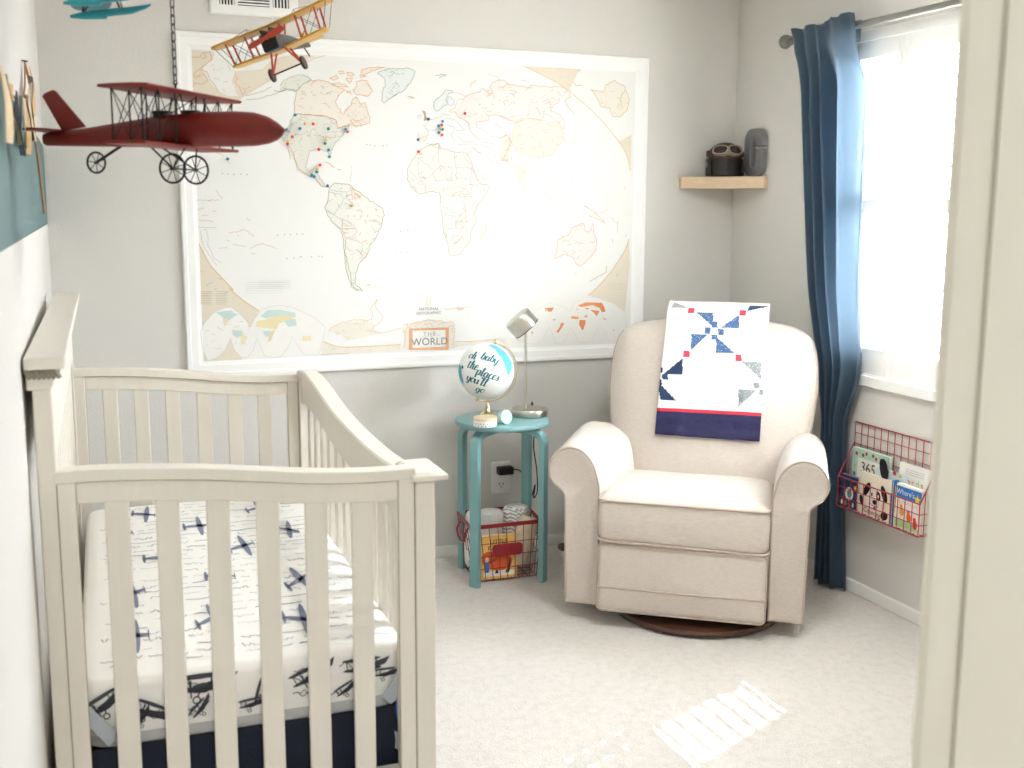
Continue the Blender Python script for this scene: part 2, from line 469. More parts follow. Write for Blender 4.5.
# front rail: sweeps down from the far post
FR = [(-.745, .955), (-.82, .968), (-.90, .974), (-1.0, .971), (-1.09, .962), (-1.2, .949), (-1.3, .936), (-1.4, .927), (-1.52, .920), (-1.63, .917), (-1.75, .915), (-1.9, .916), (-2.05, .924), (-2.13, .932), (-2.185, .932)]
def frz(y):
    t = [(-a, b) for a, b in FR]
    return sum(interp(t, -y + d) for d in (-.05, -.025, 0, .025, .05)) / 5
ys = [-.81 - i * (2.185 - .81) / 44 for i in range(45)]
bm = newbm()
loft(bm, [[(-2.160, y, frz(y) - .020), (-2.108, y, frz(y) - .020), (-2.108, y, frz(y) - .004), (-2.113, y, frz(y)), (-2.155, y, frz(y)), (-2.160, y, frz(y) - .004)] for y in ys])
loft(bm, [[(-2.148, y, frz(y) - .110), (-2.120, y, frz(y) - .110), (-2.120, y, frz(y) - .019), (-2.148, y, frz(y) - .019)] for y in ys])
box(bm, -2.148, -2.120, -.82, -2.185, .22, .31)
fp = obj('front_panel', bm, m_crib, crib, world=True, smooth=35)
for i in range(12):
    yc = -.90 - i * .1075
    bm = newbm(); box(bm, -2.142, -2.126, yc - .02, yc + .02, .305, frz(yc) - .105); obj('slat', bm, m_crib, fp, bevel=.003)
bm = newbm(); box(bm, -2.835, -2.152, -2.200, -.860, .400, .416)
obj('mattress_board', bm, m_dark, crib, world=True)

# ---------------------------------------------------------------- mattress with printed sheet
MX0, MX1, MY0, MY1 = -2.826, -2.166, -2.205, -.856
def rbox_rings(x0, x1, y0, y1, zs, r=.05, n=6):
    R = []
    for z, g in zs:
        R.append([(x, y, z) for x, y in rrect(x1 - x0 - 2 * g, y1 - y0 - 2 * g, r, n, (x0 + x1) / 2, (y0 + y1) / 2)])
    return R
mt = thing('crib_mattress', 'white crib mattress in a fitted sheet printed with grey planes and script, inside the crib', 'mattress', ((MX0 + MX1) / 2, (MY0 + MY1) / 2, .417))
bm = newbm(); loft(bm, rbox_rings(MX0 + .003, MX1 - .003, MY0 + .003, MY1 - .003, [(.418, .012), (.424, .002), (.45, 0), (.55, 0), (.56, .01)]))
obj('mattress_core', bm, mat('mattress ticking', '#c9c8c6', .8, .05, 30), mt, world=True, smooth=50)
m_sheet = mat('printed cotton sheet', '#f3f0ea', .8, .03, 9, .5, 14)
m_print = mat('sheet print', '#7d8296', .9); m_print2 = mat('sheet print dark', '#4a4c54', .9)
bm = newbm()
# lower hem dips towards the middle of the near end
rings = rbox_rings(MX0, MX1, MY0, MY1, [(.456, .0), (.464, -.001), (.51, -.002), (.545, -.001), (.560, .003), (.567, .012), (.571, .035), (.573, .10), (.574, .2)])
for j, p in enumerate(rings[0]):
    x, y, z = p
    rings[0][j] = (x, y, z + .012 * (1 - abs((x - (MX0 + MX1) / 2) / .33)) * (-1) + .006 * sin(x * 23 + y * 17))
loft(bm, rings)
random.seed(11)
def ribbon(bm, P3, w, mi, N):
    """flat strip along P3 on a plane with normal N"""
    L, Rr = [], []
    n = len(P3); P = [Vector(p) for p in P3]; N = Vector(N)
    for i in range(n):
        t = (P[min(i + 1, n - 1)] - P[max(i - 1, 0)])
        if t.length < 1e-9: t = Vector((1, 0, 0))
        s = t.normalized().cross(N) * (w / 2)
        L.append(bm.verts.new(P[i] - s)); Rr.append(bm.verts.new(P[i] + s))
    for i in range(n - 1):
        face(bm, [L[i], L[i + 1], Rr[i + 1]], mi); face(bm, [L[i], Rr[i + 1], Rr[i]], mi)
def blob(bm, P3, mi):
    f = face(bm, [bm.verts.new(p) for p in P3], mi)
    if f and len(P3) > 4: bmesh.ops.triangulate(bm, faces=[f])
def plane_print(bm, f, N, s, rot, mi):
    """biplane sketch; f maps (a,b) to the cloth"""
    c, q = cos(rot), sin(rot)
    g = lambda a, b: f(s * (a * c - b * q), s * (a * q + b * c))
    e = lambda cx, cy, rx, ry, n=12: [g(cx + rx * cos(2 * PI * k / n), cy + ry * sin(2 * PI * k / n)) for k in range(n)]
    blob(bm, e(0, .23, .5, .055), mi); blob(bm, e(.03, -.03, .5, .06), mi)
    blob(bm, [g(-.12, -.1), g(.1, -.12), g(.62, .05), g(.74, .24), (g(.6, .2)), g(.1, .08), g(-.12, .06)], mi)
    for x in (-.38, -.2, .22, .38): ribbon(bm, [g(x, .21), g(x + .03, -.02)], s * .025, mi, N)
    ribbon(bm, [g(-.36, .2), g(-.18, -.02)], s * .02, mi, N); ribbon(bm, [g(.36, .2), g(.22, -.02)], s * .02, mi, N)
    ring = e(-.06, -.25, .07, .07, 10); ribbon(bm, ring + ring[:1], s * .03, mi, N)
    ribbon(bm, [g(-.04, -.18), g(0, -.1)], s * .03, mi, N); ribbon(bm, [g(-.16, -.2), g(-.16, .16)], s * .03, mi, N)
ztop = lambda x, y: interp([(0, .552), (.003, .5605), (.012, .5675), (.035, .5715), (.10, .5735), (.2, .5745)], min(x - MX0, MX1 - x, y - MY0, MY1 - y)) + .0003
top = lambda ox, oy: (lambda a, b: (ox + a, oy + b, .5752))
y = MY0 + .05
row = 0
while y < MY1 - .05:
    x = MX0 + .03 + random.uniform(0, .06)
    while x < MX1 - .05:
        if random.random() < .72:                 # a handwritten word
            amp = random.uniform(.004, .012); n = random.randint(5, 13); pts = []
            for i in range(n):
                xx = min(x + i * .0042, MX1 - .02); yy = y + random.uniform(-amp, amp)
                pts.append((xx, yy, ztop(xx, yy) + .0004))
            ribbon(bm, pts, random.choice((.0016, .0022, .003)), 1, (0, 0, 1)); x += n * .0042 + random.uniform(.006, .02)
        elif random.random() < .6:                # a ruled flourish
            ln = random.uniform(.04, .12); pts = []
            for i in range(9):
                xx = min(x + ln * i / 8, MX1 - .02); yy = y + .004 * sin(i * .9 + row)
                pts.append((xx, yy, ztop(xx, yy) + .0004))
            ribbon(bm, pts, random.choice((.003, .0045)), 1, (0, 0, 1)); x += ln + .015
        else: x += random.uniform(.03, .08)
    y += random.uniform(.030, .052); row += 1
for (px, py, s, r) in [(-2.72, -2.0, .12, 0), (-2.55, -1.95, .11, .3), (-2.36, -2.02, .12, -.2), (-2.72, -1.72, .13, .2), (-2.50, -1.66, .12, -.1), (-2.32, -1.75, .12, .4), (-2.64, -1.45, .12, 0),
                       (-2.42, -1.42, .12, .2), (-2.28, -1.3, .11, -.3), (-2.73, -1.22, .12, .3), (-2.52, -1.18, .12, 0), (-2.33, -1.04, .11, .2), (-2.66, -1.0, .11, -.2)]:
    c_, q_ = cos(r), sin(r)
    g_ = lambda a, b: (px + s * .62 * (a * c_ - b * q_), py + s * 1.9 * (a * q_ + b * c_), .5753)
    e_ = lambda cx, cy, rx, ry: [g_(cx + rx * cos(2 * PI * k / 12), cy + ry * sin(2 * PI * k / 12)) for k in range(12)]
    blob(bm, e_(.08, 0, .11, .46), 1); blob(bm, e_(-.05, 0, .50, .06), 1); blob(bm, e_(-.50, 0, .06, .17), 1); blob(bm, e_(.43, .0, .02, .13), 1)
front = lambda ox, oz: (lambda a, b: (ox + a, MY0 - .0035, oz + b))
for (px, pz, s, r) in [(-2.785, .515, .085, .5), (-2.70, .49, .075, -.5), (-2.60, .527, .105, 0), (-2.47, .50, .06, 1.3), (-2.375, .515, .085, .35), (-2.265, .52, .085, 0), (-2.60, .480, .05, .8), (-2.72, .474, .05, .7), (-2.50, .474, .05, .1), (-2.30, .476, .05, .5), (-2.215, .50, .05, 0)]:
    plane_print(bm, front(px, pz), (0, -1, 0), s, r, 2)
for i in range(14):
    x = random.uniform(MX0 + .06, MX1 - .1); z = random.choice((.472, .485, .478, .535))
    ribbon(bm, [(x + k * .006, MY0 - .0035, z + random.uniform(-.006, .006)) for k in range(8)], .0018, 2, (0, -1, 0))
sheet = obj('fitted_sheet', bm, [m_sheet, m_print, m_print2], mt, world=True, smooth=50, recalc=False)

# ---------------------------------------------------------------- navy crib skirt
m_navy = mat('navy cotton', '#151b2c', .85, .1, 30, .2, 120)
sk = thing('crib_skirt', 'navy blue crib skirt hanging below the mattress inside the crib', 'bed skirt', ((MX0 + MX1) / 2, (MY0 + MY1) / 2, .03))
bm = newbm()
base = rrect(MX1 - MX0 + .004, MY1 - MY0 + .006, .03, 4, (MX0 + MX1) / 2, (MY0 + MY1) / 2)
loop = []
for i in range(len(base)):
    a, b = Vector(base[i]), Vector(base[(i + 1) % len(base)])
    k = max(1, int((b - a).length / .02))
    for j in range(k): loop.append(a.lerp(b, j / k))
cc = Vector(((MX0 + MX1) / 2, (MY0 + MY1) / 2))
R = []
for z, am in ((.03, .007), (.15, .006), (.28, .004), (.425, .0)):
    ring = []
    for i, p in enumerate(loop):
        q = p + (p - cc).normalized() * (am * sin(i * .55) - am)
        ring.append((q.x, q.y, z))
    R.append(ring)
loft(bm, R, caps=False)
obj('skirt_cloth', bm, m_navy, sk, world=True, smooth=60, solid=.003)
m_tie = mat('grey tie tape', '#aeb4ba', .7, .05, 40)
for pts in (((-2.823, -2.216, .515), (-2.800, -2.222, .490), (-2.768, -2.222, .446)), ((-2.172, -2.2175, .515), (-2.190, -2.222, .478), (-2.214, -2.222, .445))):
    bm = newbm(); P = smooth_path(pts, 5)
    sg = 1 if pts[0][0] < pts[-1][0] else -1
    loft(bm, [[(p.x - .010, p.y - .0015, p.z - .010 * sg), (p.x + .010, p.y - .0015, p.z + .010 * sg), (p.x + .010, p.y + .0015, p.z + .010 * sg), (p.x - .010, p.y + .0015, p.z - .010 * sg)] for p in P])
    o = obj('tie', bm, m_tie, sk, world=True); o['label'] = 'pale grey tie tape'
bm = newbm(); P = smooth_path([(-2.172, -2.214, .475), (-2.184, -2.217, .45), (-2.186, -2.216, .41), (-2.178, -2.214, .38)], 5)
loft(bm, [[(p.x - .006, p.y - .001, p.z), (p.x + .006, p.y - .001, p.z + .003), (p.x + .006, p.y + .001, p.z + .003), (p.x - .006, p.y + .001, p.z)] for p in P])
o = obj('ribbon', bm, mat('bright blue ribbon', '#4f79c4', .6), sk, world=True); o['label'] = 'bright blue ribbon'
bm = newbm(); loft(bm, [[(-2.195 + a * .02 + dx, -2.2125 - .004 * a + dy, .367 - .04 * t - a * .012) for a, dy in ((0, 0), (1, 0), (1, .002), (0, .002))] for t, dx in ((0, 0), (.5, .002), (1, .001))])
o = obj('care_tag', bm, m_tie, sk, world=True); o['label'] = 'white care tag'

# the crib stands very slightly askew to the wall
for o in (crib, mt, sk):
    c0 = Vector(((CXL + CXR) / 2, CYN, 0)); rel = Vector(o.location) - c0
    o.rotation_euler = (0, 0, -.0137); o.location = c0 + Matrix.Rotation(-.0137, 3, 'Z') @ rel
MAP_POLYS = """
tan -930,-120 -910,-165 -882,-219 -840,-269 -801,-314 -813,-311 -766,-354 -704,-399 -738,-460 -778,-597 -974,-600 -962,-121
tan -929,581 -841,577 -837,560 -818,551 -766,509 -665,522 -629,558 -589,573 -548,580 -519,590 -461,577 -411,588 -484,572 -507,557 -649,477 -756,410 -784,374 -935,433
white -841,565 -819,549 -778,542 -779,521 -766,502 -780,474 -768,453 -769,435 -756,419 -791,417 -833,437 -854,458 -886,507 -868,538 -846,547
tan 397,587 669,583 649,568 616,500 562,519 496,549
tan 851,292 910,321 910,184 884,240
tanl 712,504 739,475 761,433 803,429 817,395 852,393 887,425 896,469 870,523 821,545 780,525 774,495 732,499
tan 908,-127 888,-179 843,-244 792,-304 736,-356 713,-370 747,-381 839,-409 898,-453 903,-526 872,-577 863,-580 884,-578 916,-236
tanl -453,-531 -435,-539 -387,-558 -133,-556 -133,-583 -464,-583
tanl 103,-550 191,-551 396,-542 414,-564 102,-573
peach -537,447 -509,474 -481,489 -445,492 -413,487 -399,474 -372,467 -344,459 -372,440 -385,413 -378,395 -355,365 -346,383 -322,402 -317,424 -303,434 -284,407 -265,413 -252,364 -248,336 -286,322 -328,325 -380,310 -384,341 -425,356 -544,361 -547,394
sage -544,361 -425,356 -384,341 -380,310 -328,325 -347,302 -357,288 -390,254 -405,223 -410,200 -423,222 -460,230 -492,221 -502,185 -508,158 -494,140 -466,163 -457,167 -462,131 -449,113 -431,82 -417,82 -445,84 -472,117 -508,131 -540,148 -548,184 -556,215 -574,246 -577,291 -562,336
sage -600,444 -564,454 -537,447 -509,474 -477,493 -508,509 -544,503 -572,489 -590,479 -599,466
peach -408,501 -380,515 -371,502 -390,493
peach -371,527 -352,530 -348,519 -366,518
peach -338,526 -315,523 -306,516 -334,513
peach -343,503 -315,507 -320,496 -330,482
peach -399,479 -372,484 -344,477 -335,468 -381,471
peach -316,460 -297,474 -302,492 -278,500 -259,498 -246,476 -236,459 -260,435 -284,443 -303,443
peach -277,538 -249,548 -183,553 -240,535 -268,520 -282,524
peach -287,517 -259,514 -283,508
peach -344,454 -326,457 -321,444
peach -328,343 -300,344 -281,326 -305,317
ice -216,527 -188,510 -184,483 -198,456 -201,424 -189,413 -170,430 -136,454 -156,437 -137,451 -103,471 -78,504 -59,541 -92,553 -164,547 -173,549
sagel -417,82 -393,100 -337,94 -314,74 -285,56 -248,28 -200,0 -195,-27 -200,-33 -210,-75 -230,-117 -255,-145 -270,-187 -290,-206 -304,-225 -314,-253 -320,-284 -320,-299 -287,-330 -311,-325 -334,-303 -344,-284 -353,-252 -361,-186 -364,-121 -373,-84 -406,-56 -428,-20 -437,3 -422,35 -422,41
tanl -332,83 -290,56 -291,37 -324,37
sagel -52,223 -17,252 38,262 43,244 98,231 153,228 168,209 189,157 209,105 256,96 245,67 209,24 189,-15 199,-53 197,-54 176,-88 171,-132 145,-161 125,-189 79,-191 74,-155 54,-93 49,-31 39,17 41,42 37,65 2,70 -23,62 -53,62 -82,88 -97,115 -96,162 -72,200
tanl 246,-54 238,-93 225,-132 215,-122 218,-98 233,-79
tanl -53,301 -51,266 -22,272 -7,295
ice 14,407 19,430 49,454 64,473 88,476 98,465 78,460 68,436 73,418 53,408 33,389 24,393
lav 78,451 103,438 103,419 78,416 73,432
rose -33,391 -21,387 -16,364 -6,355 -26,350 -23,369
rosel 138,439 224,484 255,495 296,525 332,503 326,518 404,503 424,498 437,511 523,505 563,510 610,500 617,470 590,457 611,422 638,399 617,428 590,463 570,462 563,444 537,431 530,413 571,396 591,361 592,337 578,342 564,360 524,389 497,394 491,370 418,373 372,354 333,365 314,382 333,361 312,375 281,386 250,377 250,359 204,353 199,338 174,338 123,369 103,391
tanl 372,354 418,373 497,367 564,360 592,318 579,282 539,226 466,213 419,215 386,229 353,270 356,300 359,336
peach 314,299 340,306 360,276 347,228 334,198 301,197 301,275
tanl 340,191 367,167 387,113 414,74 417,89 407,125 433,162 459,181
rosel 677,-57 689,-62 695,-89 716,-99 730,-57 736,-94 750,-131 748,-168 728,-201 697,-228 672,-244 651,-232 641,-204 600,-190 550,-212 560,-185 564,-135 584,-117 614,-112 629,-80 654,-71
tanl -433,-485 -385,-458 -279,-449 -240,-462 -250,-486 -211,-507 -338,-526 -405,-495
paper -907,-587 -923,-545 -930,-476 -915,-440 -879,-401 -834,-381 -811,-380 -777,-408 -751,-441 -742,-464 -723,-428 -690,-392 -635,-378 -580,-386 -516,-416 -489,-431 -445,-470 -456,-526 -468,-564 -473,-583 -529,-580 -556,-541 -579,-503 -594,-545 -623,-581 -650,-587 -687,-578 -704,-535 -714,-503 -732,-553 -755,-580 -778,-579 -804,-550 -818,-499 -839,-548 -872,-579
paper 417,-570 406,-519 427,-464 476,-425 536,-401 602,-418 625,-440 652,-399 702,-378 747,-379 839,-409 898,-453 903,-526 872,-577 820,-575 802,-538 772,-501 751,-547 723,-577 672,-575 649,-533 637,-507 615,-547 599,-577 566,-576 548,-534 532,-503 505,-553 477,-577
mint -870,-401 -834,-395 -812,-393 -790,-412 -818,-430 -836,-438 -848,-415
yel -844,-420 -822,-430 -836,-457 -842,-443
mint -810,-471 -774,-473 -766,-491 -793,-502 -808,-490
yel -775,-486 -753,-501 -771,-523 -780,-523
mint -700,-420 -672,-397 -627,-396 -562,-410 -563,-429 -618,-418 -682,-429
yel -714,-438 -683,-434 -627,-417 -567,-424 -577,-437 -628,-450 -638,-473 -720,-461
mint -693,-480 -661,-477 -666,-504 -684,-499
yel -661,-481 -643,-473 -662,-518 -676,-523
mint -609,-441 -563,-433 -559,-461 -592,-465
yel -537,-504 -500,-506 -505,-524 -538,-523
fire 520,-421 553,-420 542,-437 525,-437
fire 587,-487 603,-490 587,-515 576,-530 565,-527 581,-505
fire 636,-460 670,-464 670,-474 637,-471
fire 676,-477 704,-480 704,-493 693,-524 685,-518 673,-497
fire 664,-415 703,-401 782,-405 794,-424 800,-445 783,-447 771,-428 737,-414 703,-419 681,-421
fire 726,-435 771,-441 758,-464 743,-448
fire 692,-462 712,-457 712,-468
fire 697,-426 720,-427 715,-434
orange 548,-468 564,-473 553,-478
orange 509,-416 525,-426 514,-436
orange 783,-470 809,-479 795,-481
orange 447,-520 458,-521 452,-536
orange 836,-524 851,-529 842,-532
orange 661,-423 669,-431 661,-433
tanl -127,-483 -116,-467 -96,-468 -56,-460 -16,-453 32,-459 72,-467 96,-465 105,-488 103,-577 75,-582 -98,-578 -118,-574 -120,-509
cart -97,-489 76,-490 75,-576 75,-585 -98,-578
paper2 -82,-498 61,-500 61,-570 -82,-571
"""
